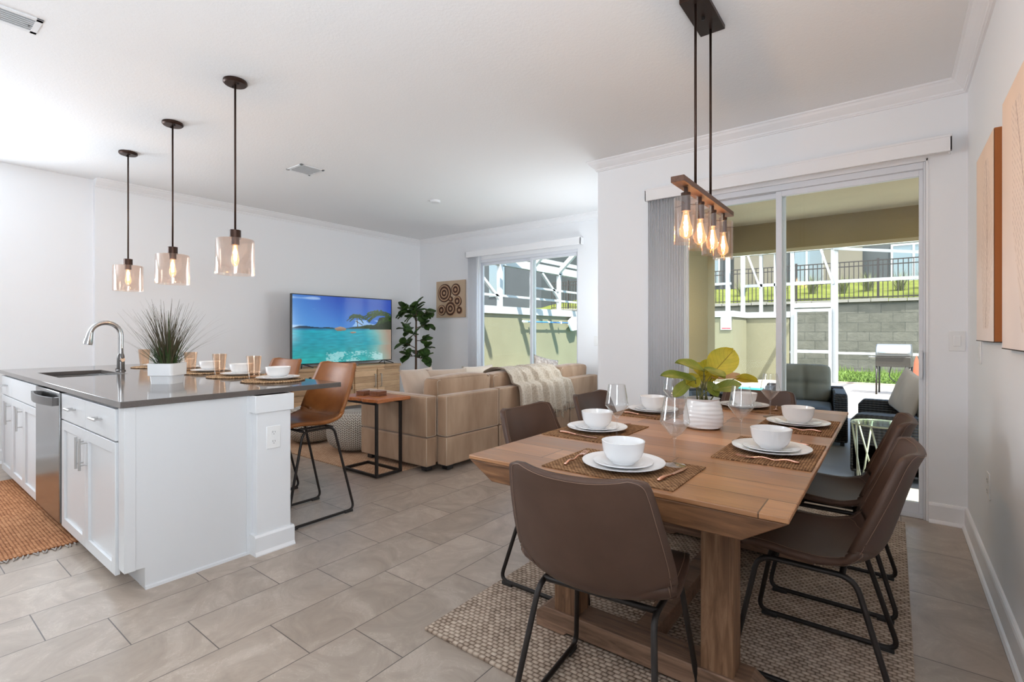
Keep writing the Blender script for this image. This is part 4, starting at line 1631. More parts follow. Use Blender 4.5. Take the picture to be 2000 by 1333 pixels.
cd = thing('linear_chandelier', 'four light linear chandelier with rose glass shades over the dining table', 'chandelier', (-0.757, 2.625, CZ))
MB().box(-0.062, 0.062, -0.225, 0.115, -0.022, 0).build('canopy', bronze_m, cd, bevel=0.002)
MB().lathe([(0.008, -0.022), (0.008, -0.036), (0.0, -0.038)], 12, (0, -0.055, 0)).build('canopy_knob', black_m, cd)
for yy in (-0.175, 0.075):
    MB().tube([(0, yy, -0.02), (0, yy, -0.915)], 0.0062, 10).build('rod', bronze_m, cd, smooth=180)
wd_m = wood('walnut_beam', (0.07, 0.03, 0.018), (0.13, 0.06, 0.035), (0.20, 0.10, 0.06), 'y', 2, 0.45)
MB().box(-0.030, 0.030, -0.43, 0.43, -0.937, -0.910).build('beam', wd_m, cd, bevel=0.002)
for k, yy in enumerate((-0.315, -0.105, 0.105, 0.315)):
    lm_ = MB().lathe([(0.009, -0.937), (0.009, -0.962), (0.022, -0.962), (0.022, -0.972), (0.020, -0.974), (0.020, -1.045), (0.0, -1.046)], 24, (0, yy, 0)).build('socket', bronze_m, cd, smooth=40)
    pnz = MB()
    for a in (0.6, 2.7, 4.8):
        pnz.tube([(0.02 * cos(a), yy + 0.02 * sin(a), -1.015), (0.062 * cos(a), yy + 0.062 * sin(a), -1.015)], 0.0018, 6)
    pnz.build('shade_screws', bronze_m, lm_)
    MB().lathe_open([(0.0525, -0.985), (0.0525, -1.195), (0.0500, -1.195), (0.0500, -0.985)], 40, (0, yy, 0)).build('shade', rose_m, cd, smooth=40)
    g = edison(cd, -1.040, 1.12, bulb_r=0.030)
    for o in [g] + children(g):
        if o is g:
            o.location = (0, yy, 0)
    light('chandelier_bulb_light', 'POINT', (-0.757, 2.625 + yy, CZ - 1.10), 2.6, (1.0, 0.70, 0.42), radius=0.012)

# =================================================================== WALL ART
def painted(name, w, h, nx, ny, fn, m, parent, M):
    """flat picture face in local x (0..w), z (0..h), coloured per vertex"""
    me = bpy.data.meshes.new(name)
    vs = [M @ V((w * i / nx, 0, h * j / ny)) for j in range(ny + 1) for i in range(nx + 1)]
    fs = [(j * (nx + 1) + i, j * (nx + 1) + i + 1, (j + 1) * (nx + 1) + i + 1, (j + 1) * (nx + 1) + i) for j in range(ny) for i in range(nx)]
    me.from_pydata([tuple(v) for v in vs], [], fs)
    at = me.color_attributes.new('Col', 'FLOAT_COLOR', 'POINT')
    cols = []
    for j in range(ny + 1):
        for i in range(nx + 1):
            c = fn(i / nx, j / ny)
            cols += [c[0], c[1], c[2], 1.0]
    at.data.foreach_set('color', cols)
    me.materials.append(m)
    o = bpy.data.objects.new(name, me)
    col.objects.link(o)
    o.parent = parent
    return o


canvas_m = attr_emit('canvas_print', 0, False)
orange_edge_m = plain('rust_canvas_edge', (0.36, 0.11, 0.02), 0.7)


def lerp3(a, b, t):
    t = max(0, min(1, t))
    return tuple(x + (y - x) * t for x, y in zip(a, b))


def fern(u, v, seed, curve, side):
    """peach abstract panel with a faint line-drawn leaf"""
    base = lerp3((0.93, 0.82, 0.76), (0.90, 0.68, 0.52), v ** 1.3)
    n = mnoise.noise(V((u * 3 + seed, v * 5, seed)))
    base = tuple(c * (1 + 0.05 * n) for c in base)
    cx = curve(v)
    d = u - cx
    if v > 0.06 and v < 0.92:
        W = side * (1 - abs(v - 0.45) * 1.4)
        if 0 < abs(d) < W:
            s = (v * 26 - abs(d) * 16) % 1.0
            if s < 0.13:
                base = lerp3(base, (0.42, 0.27, 0.20), 0.55)
            else:
                base = lerp3(base, (0.90, 0.74, 0.62), 0.35)
        if abs(d) < 0.006:
            base = (0.40, 0.24, 0.17)
    return base


ap = thing('wall_art_panel', 'narrow looking peach leaf art panel on the right wall nearest the corner', 'wall art', (XR, 3.56, 1.196))
MB().box(-0.024, 0, -0.56, 0, 0, 0.932).build('canvas_edge', orange_edge_m, ap)
painted('canvas_face', 0.56, 0.932, 90, 150, lambda u, v: fern(u, v, 1.0, lambda t: 0.55 + 0.1 * sin(t * 3), 0.35), canvas_m, ap, TR(-0.0262, 0, 0, -pi / 2))
ap2 = thing('wall_art_panel', 'larger looking peach leaf art panel cut off by the right picture edge', 'wall art', (XR, 2.785, 1.175))
MB().box(-0.024, 0, -0.57, 0, 0, 0.975).build('canvas_edge', orange_edge_m, ap2)
painted('canvas_face', 0.57, 0.975, 90, 150, lambda u, v: fern(u, v, 4.0, lambda t: 0.85 - 0.35 * t + 0.1 * sin(t * 4), 0.42), canvas_m, ap2, TR(-0.0262, 0, 0, -pi / 2))
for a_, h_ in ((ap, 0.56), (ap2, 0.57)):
    MB().box(-0.028, 0, -h_ - 0.001, 0.001, -0.004, 0.0).build('bottom_edge', plain('dark_edge_liner', (0.05, 0.03, 0.02), 0.7), a_)  # thin dark strip along the bottom of each panel

wa = thing('wood_slice_art', 'square beige panel with dark carved wood slice rings on the living room wall', 'wall art', (-6.17, YL - 0.005, 1.48))
MB().box(0, 0.655, -0.03, 0, 0, 0.61).build('backing_board', plain('pale_linen_board', (0.56, 0.42, 0.29), 0.8, bumpscale=200, bstr=0.3), wa, bevel=0.002)
ringm = wood('dark_wood_slice', (0.09, 0.035, 0.015), (0.16, 0.07, 0.035), (0.28, 0.14, 0.08), 'x', 3, 0.6)


def slice_mat():
    t = NT('carved_rings')
    co = t.coord()
    x, y, z = t.xyz(co)
    rr = t.m('SQRT', t.m('ADD', t.m('MULTIPLY', x, x), t.m('MULTIPLY', z, z)))
    f = t.m('ADD', t.m('MULTIPLY', t.m('SINE', t.m('MULTIPLY', rr, 115.0)), 0.5), 0.5)
    c = t.ramp(f, [(0.3, (0.06, 0.02, 0.008)), (0.6, (0.20, 0.085, 0.04)), (0.95, (0.50, 0.33, 0.20))])
    t.bsdf(c, 0.6, 0, t.bump(f, 0.6, 0.004))
    return t.mat


slc = slice_mat()
for (x, z, r) in ((0.20, 0.41, 0.150), (0.46, 0.455, 0.098), (0.345, 0.305, 0.045), (0.50, 0.265, 0.085), (0.345, 0.145, 0.118), (0.135, 0.125, 0.088), (0.545, 0.115, 0.062)):
    b = MB()
    prof = [(0.0, 0.012)]
    for k in range(1, 40):
        rr = r * k / 39
        prof.append((rr, 0.012 + 0.006 * (0.5 + 0.5 * sin(rr * 115))))
    prof.append((r + 0.001, 0.0))
    b.lathe(prof, 36, wob=lambda th, zz, r=r: 0.006 * r * 8 * sin(th * 2 + r * 40) * 0.4)
    b.xf(Matrix.Rotation(pi / 2, 4, 'X'))
    o = b.build('wood_slice', slc, wa, smooth=60)
    o.location = (x, -0.030, z)

# =================================================================== LIVING ROOM
sbx = thing('sideboard', 'rustic light wood sideboard with black bar handles under the television', 'sideboard', (-6.06, 3.28, 0))
SL, SH, SB = 1.80, 0.755, 0.20
MB().box(-0.42, 0.0, 0.0, SL, SB, SH - 0.035).build('body', mango_m, sbx, bevel=0.003)
MB().box(-0.44, 0.018, -0.015, SL + 0.015, SH - 0.035, SH).build('top', mango_m, sbx, bevel=0.004)
for (a, b) in ((0.04, 0.60), (0.60, 0.73), (0.73, 1.20)):
    pass
xs_ = [0.05, 0.62, 0.70, 1.05, 1.22, 1.75]
for (a, b, z0, z1, kind) in ((0.06, 0.52, 0.57, 0.70, 'drawer'), (0.06, 0.52, 0.415, 0.56, 'drawer'), (0.06, 0.52, 0.24, 0.405, 'drawer'),
                             (0.60, 0.94, 0.57, 0.70, 'drawer'), (0.60, 0.94, 0.24, 0.56, 'door'), (0.985, 1.36, 0.24, 0.70, 'door'), (1.375, 1.75, 0.24, 0.70, 'door')):
    d = MB().box(0.002, 0.018, a, b, z0, z1).build(kind, mango_m, sbx, bevel=0.003)
    if kind == 'drawer':
        MB().lathe([(0.0, 0.0), (0.012, 0.002), (0.009, 0.012), (0.016, 0.022), (0.0, 0.026)], 14).xf(TR(0.018, (a + b) / 2, (z0 + z1) / 2, ry=pi / 2)).build('knob', black_m, d, smooth=40)
    else:
        yy = b - 0.045 if a < 1.3 else a + 0.045
        if a < 0.9:
            yy = b - 0.03
        MB().tube(fillet([(0.018, yy, 0.62), (0.05, yy, 0.62), (0.05, yy, 0.44), (0.018, yy, 0.44)], 0.018), 0.006, 8).build('handle', nickel_m if a > 0.9 else black_m, d, smooth=180)
for yy in (0.18, SL - 0.18):
    for xx in (-0.36, -0.05):
        MB().bar((xx, yy - 0.02, SB), (xx, yy - 0.10, 0), 0.03, 0.012, (1, 0, 0)).bar((xx, yy + 0.02, SB), (xx, yy + 0.10, 0), 0.03, 0.012, (1, 0, 0)).build('leg', black_m, sbx)

# television
tv = thing('television', 'large flat television showing a turquoise beach scene on the sideboard', 'television', (-6.25, 4.255, SH + 0.002))
TW, TH, TZ = 1.64, 0.945, 0.045
MB().box(-0.035, 0.0, -TW / 2, TW / 2, TZ, TZ + TH).build('casing', plastic_m, tv, bevel=0.004)
MB().box(-0.07, -0.03, -TW / 2 + 0.2, TW / 2 - 0.2, TZ + 0.08, TZ + 0.62).build('rear_housing', plastic_m, tv, bevel=0.01)
bz = 0.012
MB().box(0.0, 0.006, -TW / 2, TW / 2, TZ, TZ + bz).box(0.0, 0.006, -TW / 2, TW / 2, TZ + TH - bz, TZ + TH).box(0.0, 0.006, -TW / 2, -TW / 2 + bz, TZ + bz, TZ + TH - bz).box(0.0, 0.006, TW / 2 - bz, TW / 2, TZ + bz, TZ + TH - bz).build('bezel', plastic_m, tv)
rnd = random.Random(11)


def palm(cx, cy_, R_, n, seed):
    rr = random.Random(seed)
    fr_ = []
    for k in range(n):
        a = pi * (0.05 + 0.9 * k / (n - 1)) + rr.uniform(-0.1, 0.1)
        L = R_ * rr.uniform(0.75, 1.1)
        pts = []
        for q in range(9):
            t = q / 8
            pts.append((cx + cos(a) * L * t, (cy_ + sin(a) * L * t * 1.0 - L * 0.75 * t * t)))
        fr_.append(pts)
    for k in range(max(3, n // 2)):
        a = rr.uniform(-0.6, pi + 0.6)
        pts = [(cx + cos(a) * R_ * 0.6 * q / 6, cy_ + sin(a) * R_ * 0.5 * q / 6 - R_ * 0.5 * (q / 6) ** 2) for q in range(7)]
        fr_.append(pts)
    return fr_


P1 = palm(0.615, 0.70, 0.125, 12, 2)
P2 = palm(0.86, 0.75, 0.20, 16, 4)
P3 = palm(0.985, 0.66, 0.17, 12, 6)


def inpalm(u, v, P, w, asp=1.74):
    best = 9
    for fr_ in P:
        for i in range(len(fr_) - 1):
            (ax_, ay), (bx, by) = fr_[i], fr_[i + 1]
            px, py = (u - ax_) * asp, (v - ay)
            dx, dy = (bx - ax_) * asp, by - ay
            t = max(0, min(1, (px * dx + py * dy) / (dx * dx + dy * dy + 1e-9)))
            d = sqrt((px - dx * t) ** 2 + (py - dy * t) ** 2) / (w * (1.15 - 0.7 * i / len(fr_)))
            best = min(best, d)
    return best


def beach(u, v):
    n1 = mnoise.noise(V((u * 6, v * 9, 0)))
    n2 = mnoise.noise(V((u * 40, v * 70, 2)))
    hz = 0.525
    if v > hz:
        t = (v - hz) / (1 - hz)
        c = lerp3((0.20, 0.48, 0.78), (0.045, 0.20, 0.62), t * 0.8 + u * 0.45)
        c = lerp3(c, (0.30, 0.55, 0.80), max(0, 0.55 - u * 1.3))
        cl = mnoise.noise(V((u * 5 + 3, v * 12, 5)))
        if cl > 0.25 and u < 0.25:
            c = lerp3(c, (0.72, 0.80, 0.88), min(0.6, (cl - 0.25) * 2.5))
        if abs(v - 0.60) < 0.05 and 0.5 < u < 0.85 and cl > -0.1:
            c = lerp3(c, (0.75, 0.86, 0.93), 0.5)
    else:
        t = v / hz
        c = lerp3((0.12, 0.58, 0.58), (0.01, 0.36, 0.55), t ** 1.5)
        c = lerp3(c, (0.02, 0.60, 0.66), max(0, t - 0.35) * 1.4 * (1 if t < 0.93 else 0.2))
        rip = mnoise.noise(V((u * 14, v * 40, 7)))
        c = tuple(x * (1 + 0.14 * rip) for x in c)
        # sand on the right
        sh = 0.62 + 0.25 * (v - 0.0) + 0.05 * sin(v * 18)
        if v > 0.05:
            sh = 0.55 + 0.75 * (0.50 - v) * -1 + 0.32 + 0.02 * n1
        s_ = (u - (0.50 + 0.95 * abs(v - 0.50) ** 0.8 * 0 + 0.62 * (0.52 - v))) * 3.0
        edge = 0.60 + 0.28 * (0.50 - v) * (1 if v > 0.25 else 0.4) + 0.02 * n1
        k = max(0.0, min(1.0, (u - edge - 0.06) * 5))
        c = lerp3(c, (0.50, 0.62, 0.58), k * 0.9)
        k2 = max(0.0, min(1.0, (u - edge - 0.20) * 7))
        c = lerp3(c, (0.56, 0.47, 0.40), k2)
        if v < 0.16 and 0.30 < u < 0.9 and n1 + n2 * 0.6 > 0.02:
            c = lerp3(c, (0.68, 0.82, 0.83), 0.6)
    # headland
    hl_ = hz + 0.012 + max(0, (u - 0.52)) * 0.14 + 0.008 * n1 * 4
    if hz - 0.012 < v < hl_ and u > 0.0:
        c = lerp3((0.03, 0.10, 0.10), (0.10, 0.17, 0.05), min(1, u * 1.4)) if u > 0.3 else (0.04, 0.16, 0.26)
    # rocks
    for (rx, ry, ra, rb) in ((0.445, 0.508, 0.055, 0.034), (0.575, 0.455, 0.032, 0.014)):
        d = ((u - rx) / ra) ** 2 + ((v - ry) / rb) ** 2
        if d < 1 + n2 * 0.4:
            c = lerp3((0.40, 0.32, 0.26), (0.60, 0.50, 0.42), (v - ry) / rb * 0.5 + 0.5)
    # palm trunks and crowns
    if 0.61 < u - 0.12 * max(0, 0.705 - v) * 0.4 < 0.618 and 0.54 < v < 0.70:
        c = (0.25, 0.20, 0.12)
    tx = 0.62 + 1.0 * (0.62 - v) * 1.1
    if 0.57 < v < 0.64 and abs(u - tx) < 0.008:
        c = (0.22, 0.17, 0.10)
    if u > 0.74 and hz - 0.02 < v < 0.66 + 0.12 * (u - 0.74) + 0.06 * n1 - max(0, 0.86 - u) * 1.6:
        c = (0.04 + 0.03 * n2, 0.10 + 0.05 * n2, 0.03)
    for P, w in ((P1, 0.013), (P2, 0.017), (P3, 0.019)):
        cx = P[0][0][0]
        if abs(u - cx) < 0.22:
            d = inpalm(u, v, P, w)
            if d < 0.9 + 0.8 * n2:
                c = lerp3((0.05, 0.12, 0.02), (0.26, 0.38, 0.10), (n2 + 0.5) * 0.9 * (0.5 + (v - 0.6)))
    g_ = sum(c) / 3  # picture colours greyed to stand for glare on the screen
    return tuple(max(0.0, x * 0.84 + g_ * 0.12) ** 2.05 for x in c)


scr_m = attr_emit('television_picture', 1.0, True)
painted('screen', TW - 2 * bz, TH - 2 * bz, 330, 190, lambda u, v: beach(u, v), scr_m, tv, TR(0.0035, -TW / 2 + bz, TZ + bz, pi / 2))
for yy in (-0.67, 0.67):
    MB().tube([(0.005, yy, TZ + 0.01), (0.13, yy - 0.085, 0.006)], 0.007, 8).tube([(0.005, yy, TZ + 0.01), (0.11, yy + 0.10, 0.006)], 0.007, 8).tube([(-0.01, yy, TZ + 0.01), (-0.11, yy, 0.006)], 0.007, 8).build('foot', plastic_m, tv, smooth=180)
bxs = thing('media_box', 'small black media box under the television on the sideboard', 'media player', (-6.17, 4.12, SH))
MB().box(-0.06, 0.06, -0.20, -0.06, 0, 0.035).build('case', plastic_m, bxs, bevel=0.004)
MB().box(0.060, 0.0615, -0.10, -0.075, 0.008, 0.026).build('label', plain('grey_sticker', (0.45, 0.46, 0.47), 0.5), bxs)
bx2 = tag(MB().box(-0.05, 0.05, -0.11, 0.11, 0, 0.03).build('cable_box', darksteel_m, bevel=0.003), 'flat dark grey box right of the small media box under the television', 'media player')
bx2.location = (-6.17, 4.26, SH)

# sofa ---------------------------------------------------------------
so = thing('sofa', 'taupe velvet sectional sofa seen from behind with a throw over its back', 'sofa', (-3.116, 3.0, 0.010))
# back segments (x 0 is the rear face)


def rbox(x0, x1, y0, y1, z0, z1):
    return MB().box(x0, x1, y0, y1, z0, z1)


segs = [(0.135, 0.868), (0.882, 2.245), (2.259, 2.955)]
for i, (a, b) in enumerate(segs):
    o = rbox(-0.125, 0, a, b, 0.30, 0.668).build('back_frame', sofa_m, so, bevel=0.022, seg=3)
    rbox(-0.122, -0.002, a + 0.004, b - 0.004, 0.045, 0.297).build('base_panel', sofa_m, so, bevel=0.014, seg=3)
    pip = MB()
    e = 0.006
    pip.tube(fillet([(-e, a + e, 0.31), (-e, a + e, 0.66), (-e, b - e, 0.66), (-e, b - e, 0.31)], 0.012, 4, True), 0.0045, 6, True)
    if i == 0:
        pip.tube(fillet([(-0.119, a + e, 0.31), (-0.119, a + e, 0.66), (-e, a + e, 0.66), (-e, a + e, 0.31)], 0.012, 4, True), 0.0045, 6, True)
    pip.tube([(-0.006, a + e, 0.05), (-0.006, a + e, 0.295)], 0.004, 6)
    pip.build('piping', sofa_pipe_m, so, smooth=180)
# seat decks
rbox(-0.98, -0.13, 0.13, 2.95, 0.06, 0.30).build('seat_base', sofa_m, so, bevel=0.015)


def cushion(x0, x1, y0, y1, z0, z1, puff=0.02, rot=0.0, r=0.05):
    """box cushion with rounded edges and slightly domed faces"""
    b = MB()
    n = 12
    cx, cyy, cz = (x0 + x1) / 2, (y0 + y1) / 2, (z0 + z1) / 2
    hx, hy, hz = (x1 - x0) / 2, (y1 - y0) / 2, (z1 - z0) / 2
    # six faces, each a grid on the cube pushed to a superellipsoid box
    faces = []
    for ax in range(3):
        for sgn in (-1, 1):
            def fn(u, v, ax=ax, sgn=sgn):
                p = [0, 0, 0]
                p[ax] = sgn
                p[(ax + 1) % 3] = (u * 2 - 1) * sgn
                p[(ax + 2) % 3] = v * 2 - 1
                q = [sin(c * pi / 2) for c in p]
                q = [c for c in p]
                L = (abs(q[0]) ** 13 + abs(q[1]) ** 13 + abs(q[2]) ** 13) ** (1 / 13)
                q = [c / L for c in q]
                pf = puff * (1 - q[(ax + 1) % 3] ** 2) * (1 - q[(ax + 2) % 3] ** 2)
                w = [q[0] * hx, q[1] * hy, q[2] * hz]
                w[ax] += sgn * pf
                if rot:
                    w = [w[0] + w[2] * rot, w[1], w[2]]
                return V((cx + w[0], cyy + w[1], cz + w[2]))
            b.grid(fn, n, n)
    return b


def weld(o, d=0.0008):
    import bmesh
    bm = bmesh.new()
    bm.from_mesh(o.data)
    bmesh.ops.remove_doubles(bm, verts=bm.verts, dist=d)
    bmesh.ops.recalc_face_normals(bm, faces=bm.faces)
    bm.to_mesh(o.data)
    bm.free()
    return o


for (a, b) in ((0.145, 1.05), (1.06, 1.98), (1.99, 2.93)):
    weld(cushion(-1.0, -0.30, a, b, 0.30, 0.45, 0.015).build('seat_cushion', sofa_m, so, smooth=180))
for (a, b, zt) in ((0.14, 0.90, 0.812), (0.93, 1.93, 0.800), (2.25, 2.90, 0.800)):
    weld(cushion(-0.315, -0.135, a, b, 0.43, zt, 0.022, 0.06).build('back_cushion', sofa_m, so, smooth=180))
    p = MB()
    for s_ in (0.147, 0.300):
        pass
    p.tube(fillet([(-0.135, a + 0.02, 0.66), (-0.133, a + 0.012, zt - 0.02), (-0.133, b - 0.012, zt - 0.02), (-0.135, b - 0.02, 0.66)], 0.03, 5), 0.0042, 6)
    p.build('piping', sofa_pipe_m, so, smooth=180)
# left arm
rbox(-1.05, -0.11, 0.0, 0.125, 0.30, 0.665).build('armrest', sofa_m, so, bevel=0.022, seg=3)
rbox(-1.048, -0.112, 0.003, 0.122, 0.045, 0.297).build('arm_base', sofa_m, so, bevel=0.014, seg=3)
MB().tube(fillet([(-0.116, 0.006, 0.31), (-0.116, 0.006, 0.658), (-0.116, 0.119, 0.658), (-0.116, 0.119, 0.31)], 0.012, 4, True), 0.0045, 6, True).tube([(-0.118, 0.008, 0.05), (-0.118, 0.008, 0.292)], 0.004, 6).tube([(-0.118, 0.006, 0.658), (-1.04, 0.006, 0.658)], 0.004, 6).build('piping', sofa_pipe_m, so, smooth=180)
for (xx, yy) in ((-0.18, 0.07), (-0.95, 0.07), (-0.07, 0.22), (-0.07, 0.80), (-0.07, 1.4), (-0.07, 2.2), (-0.07, 2.85), (-0.9, 1.4), (-0.9, 2.85)):
    MB().box(xx - 0.035, xx + 0.035, yy - 0.035, yy + 0.035, 0, 0.06).build('foot', plastic_m, so, bevel=0.003)


def pillow(name, w, h, t, m, label, M, puffp=2.2, fold=0.0, seed=0):
    b = MB()
    n = 18
    for sg_ in (1, -1):
        def fn(u, v):
            a, c = (u * 2 - 1), (v * 2 - 1)
            k = max(0.0, (1 - abs(a) ** puffp)) ** 0.6 * max(0.0, (1 - abs(c) ** puffp)) ** 0.6
            pin = 1 - 0.07 * (abs(a) * abs(c)) ** 0 * (1 - abs(a) ** 2) * 0
            ww = w / 2 * (1 - 0.07 * (1 - c * c)) if False else w / 2 * (1 - 0.06 * (1 - abs(c) ** 2))
            hh = h / 2 * (1 - 0.06 * (1 - abs(a) ** 2))
            wr = 0.006 * sin(a * 7 + seed + c * 4) * k
            return V((a * ww, sg_ * (t / 2 * k + wr) + fold * abs(a) ** 2, c * hh))
        b.grid(fn, n, n)
    o = b.build(name, m, None, smooth=180)
    weld(o)
    o.matrix_world = M
    return tag(o, label, 'pillow')


pillow('throw_pillow', 0.50, 0.42, 0.16, pillow_m, 'taupe beige throw pillow slumped behind the near sofa arm', TR(-3.66, 3.34, 0.685, R(98), rx=R(-20)))
pillow('throw_pillow', 0.46, 0.36, 0.13, pillow_m, 'beige throw pillow with a curled corner behind the near back cushion', TR(-3.56, 3.62, 0.695, R(70), rx=R(-14)), fold=0.03, seed=2)
pillow('throw_pillow', 0.46, 0.42, 0.14, pillow2_m, 'cream throw pillow standing behind the near sofa back cushion', TR(-3.60, 4.14, 0.665, R(84), rx=R(-12)), seed=4)
pillow('throw_pillow', 0.48, 0.44, 0.15, patt_m, 'grey and tan patterned pillow behind the far back cushion', TR(-3.62, 5.48, 0.69, R(82), rx=R(-10)) @ Matrix.Rotation(R(12), 4, 'Y'), seed=5)

# throw blanket over the back
tbm = MB()
prof = [(-0.52, 0.62), (-0.48, 0.72), (-0.42, 0.80), (-0.33, 0.835), (-0.24, 0.838), (-0.155, 0.825), (-0.115, 0.79), (-0.095, 0.74), (-0.075, 0.70), (-0.03, 0.692), (0.015, 0.680), (0.030, 0.63), (0.034, 0.55), (0.036, 0.46), (0.037, 0.40)]
acc = [0]
for i in range(1, len(prof)):
    acc.append(acc[-1] + sqrt((prof[i][0] - prof[i - 1][0]) ** 2 + (prof[i][1] - prof[i - 1][1]) ** 2))


def prof_at(s):
    s *= acc[-1]
    for i in range(1, len(prof)):
        if s <= acc[i] + 1e-9:
            f = (s - acc[i - 1]) / (acc[i] - acc[i - 1])
            return V((prof[i - 1][0] + (prof[i][0] - prof[i - 1][0]) * f, 0, prof[i - 1][1] + (prof[i][1] - prof[i - 1][1]) * f)), i
    return V((prof[-1][0], 0, prof[-1][1])), len(prof) - 1


def throw_pt(u, v):
    p, i = prof_at(v)
    spread = 0.43 + 0.13 * v
    yc = 4.54 + 0.13 * v
    fold = 0.62 * (0.5 + 0.5 * sin(u * 2 * pi * 4.3 + 0.6 + 0.9 * sin(u * 9 + v * 2))) ** 2.2 + 0.38 * (0.5 + 0.5 * sin(u * 2 * pi * 9.7 + 1.3 + v)) ** 1.5
    amp = 0.085 * (0.25 + 0.75 * v)
    y = yc + (u - 0.5) * 2 * spread + 0.02 * sin(u * 28 + v * 3)
    nx = 0.6 if v > 0.6 else 0.2
    x = p.x + fold * amp * (1.0 if v > 0.55 else 0.35)
    z = p.z + fold * amp * (0.1 if v > 0.6 else 0.6)
    drop = 0.0
    if v > 0.6:
        k = (v - 0.6) / 0.4
        drop = -0.055 * k * (1 - (2 * u - 1) ** 2) - 0.02 * k * sin(u * 20)
    return V((-3.116 + x, y, z + drop))


tbm.grid(throw_pt, 90, 46)
tw = thing('throw_blanket', 'cream woven fringed throw draped over the back of the sofa', 'blanket', (0, 0, 0))
tbm.build('cloth', throw_m, tw, smooth=180, solid=0.007)
fr = MB()
rnd = random.Random(9)
for k in range(80):
    u = (k + 0.5) / 80
    p = throw_pt(u, 1.0)
    ln = rnd.uniform(0.05, 0.085)
    a = rnd.uniform(-0.012, 0.012)
    fr.tube([p + V((0.002, 0, 0.006)), p + V((0.006, a, -ln * 0.5)), p + V((0.004, a * 2, -ln))], [0.0035, 0.003, 0.0045], 5)
fr.build('fringe', throw_m, tw, smooth=180)

# side table and wooden boxes ------------------------------------------
stt = thing('side_table', 'c shaped side table with orange live edge wood top beside the sofa arm', 'side table', (-3.68, 2.78, 0.010))
lg = MB()
for yy in (-0.135, 0.12):
    lg.box(0.218, 0.240, yy - 0.011, yy + 0.011, 0.0, 0.632)
lg.build('upright', black_m, stt, bevel=0.001)
MB().box(-0.24, 0.218, -0.146, -0.124, 0, 0.022).box(-0.24, 0.218, 0.109, 0.131, 0, 0.022).box(-0.24, -0.218, -0.124, 0.109, 0, 0.022).box(0.218, 0.24, -0.124, 0.109, 0, 0.022).build('base_frame', black_m, stt, bevel=0.001)
MB().box(-0.24, 0.218, -0.146, -0.124, 0.61, 0.632).box(-0.24, 0.218, 0.109, 0.131, 0.61, 0.632).build('top_frame', black_m, stt, bevel=0.001)
poly = []
for k in range(13):
    x = -0.26 + 0.55 * k / 12
    poly.append((x, -0.172 + 0.012 * sin(k * 1.3) + 0.006 * sin(k * 2.9)))
poly += [(0.275, 0.02)]
for k in range(13):
    x = 0.29 - 0.55 * k / 12
    poly.append((x, 0.178 + 0.010 * sin(k * 1.1 + 1)))
MB().prism(poly, 'z', 0.632, 0.664).build('top', side_m, stt, bevel=0.006)
for (x, y, s_, lb) in ((-3.76, 2.735, 0.085, 'small square wooden coaster box on the orange side table, nearer the island'), (-3.63, 2.80, 0.105, 'larger square wooden coaster box on the orange side table, nearer the sofa')):
    cb = thing('wooden_box', lb, 'box', (x, y, 0.6745), R(12))
    for k in range(4):
        MB().box(-s_ / 2, s_ / 2, -s_ / 2, s_ / 2, 0.0105 * k, 0.0105 * k + 0.009).build('slab', box_m, cb, bevel=0.002)

# poufs ----------------------------------------------------------------


def pouf(label, loc, r, h):
    t = tag(weldless(r, h).build('knitted_pouf', knit_m, smooth=180), label, 'pouf', 'cream knitted poufs')
    t.location = loc
    return t


def weldless(r, h):
    prof = []
    for k in range(31):
        a = -pi / 2 + pi * k / 30
        rr = r * (abs(cos(a)) ** 0.62)
        zz = h / 2 * (1 + (abs(sin(a)) ** 0.8) * (1 if a > 0 else -1))
        prof.append((rr, zz))
    return MB().lathe(prof, 72)


pouf('cream knitted pouf beside the orange side table', (-4.50, 3.19, 0.009), 0.30, 0.41)
pouf('cream knitted pouf half hidden behind the bar stools', (-5.22, 3.12, 0.009), 0.29, 0.40)

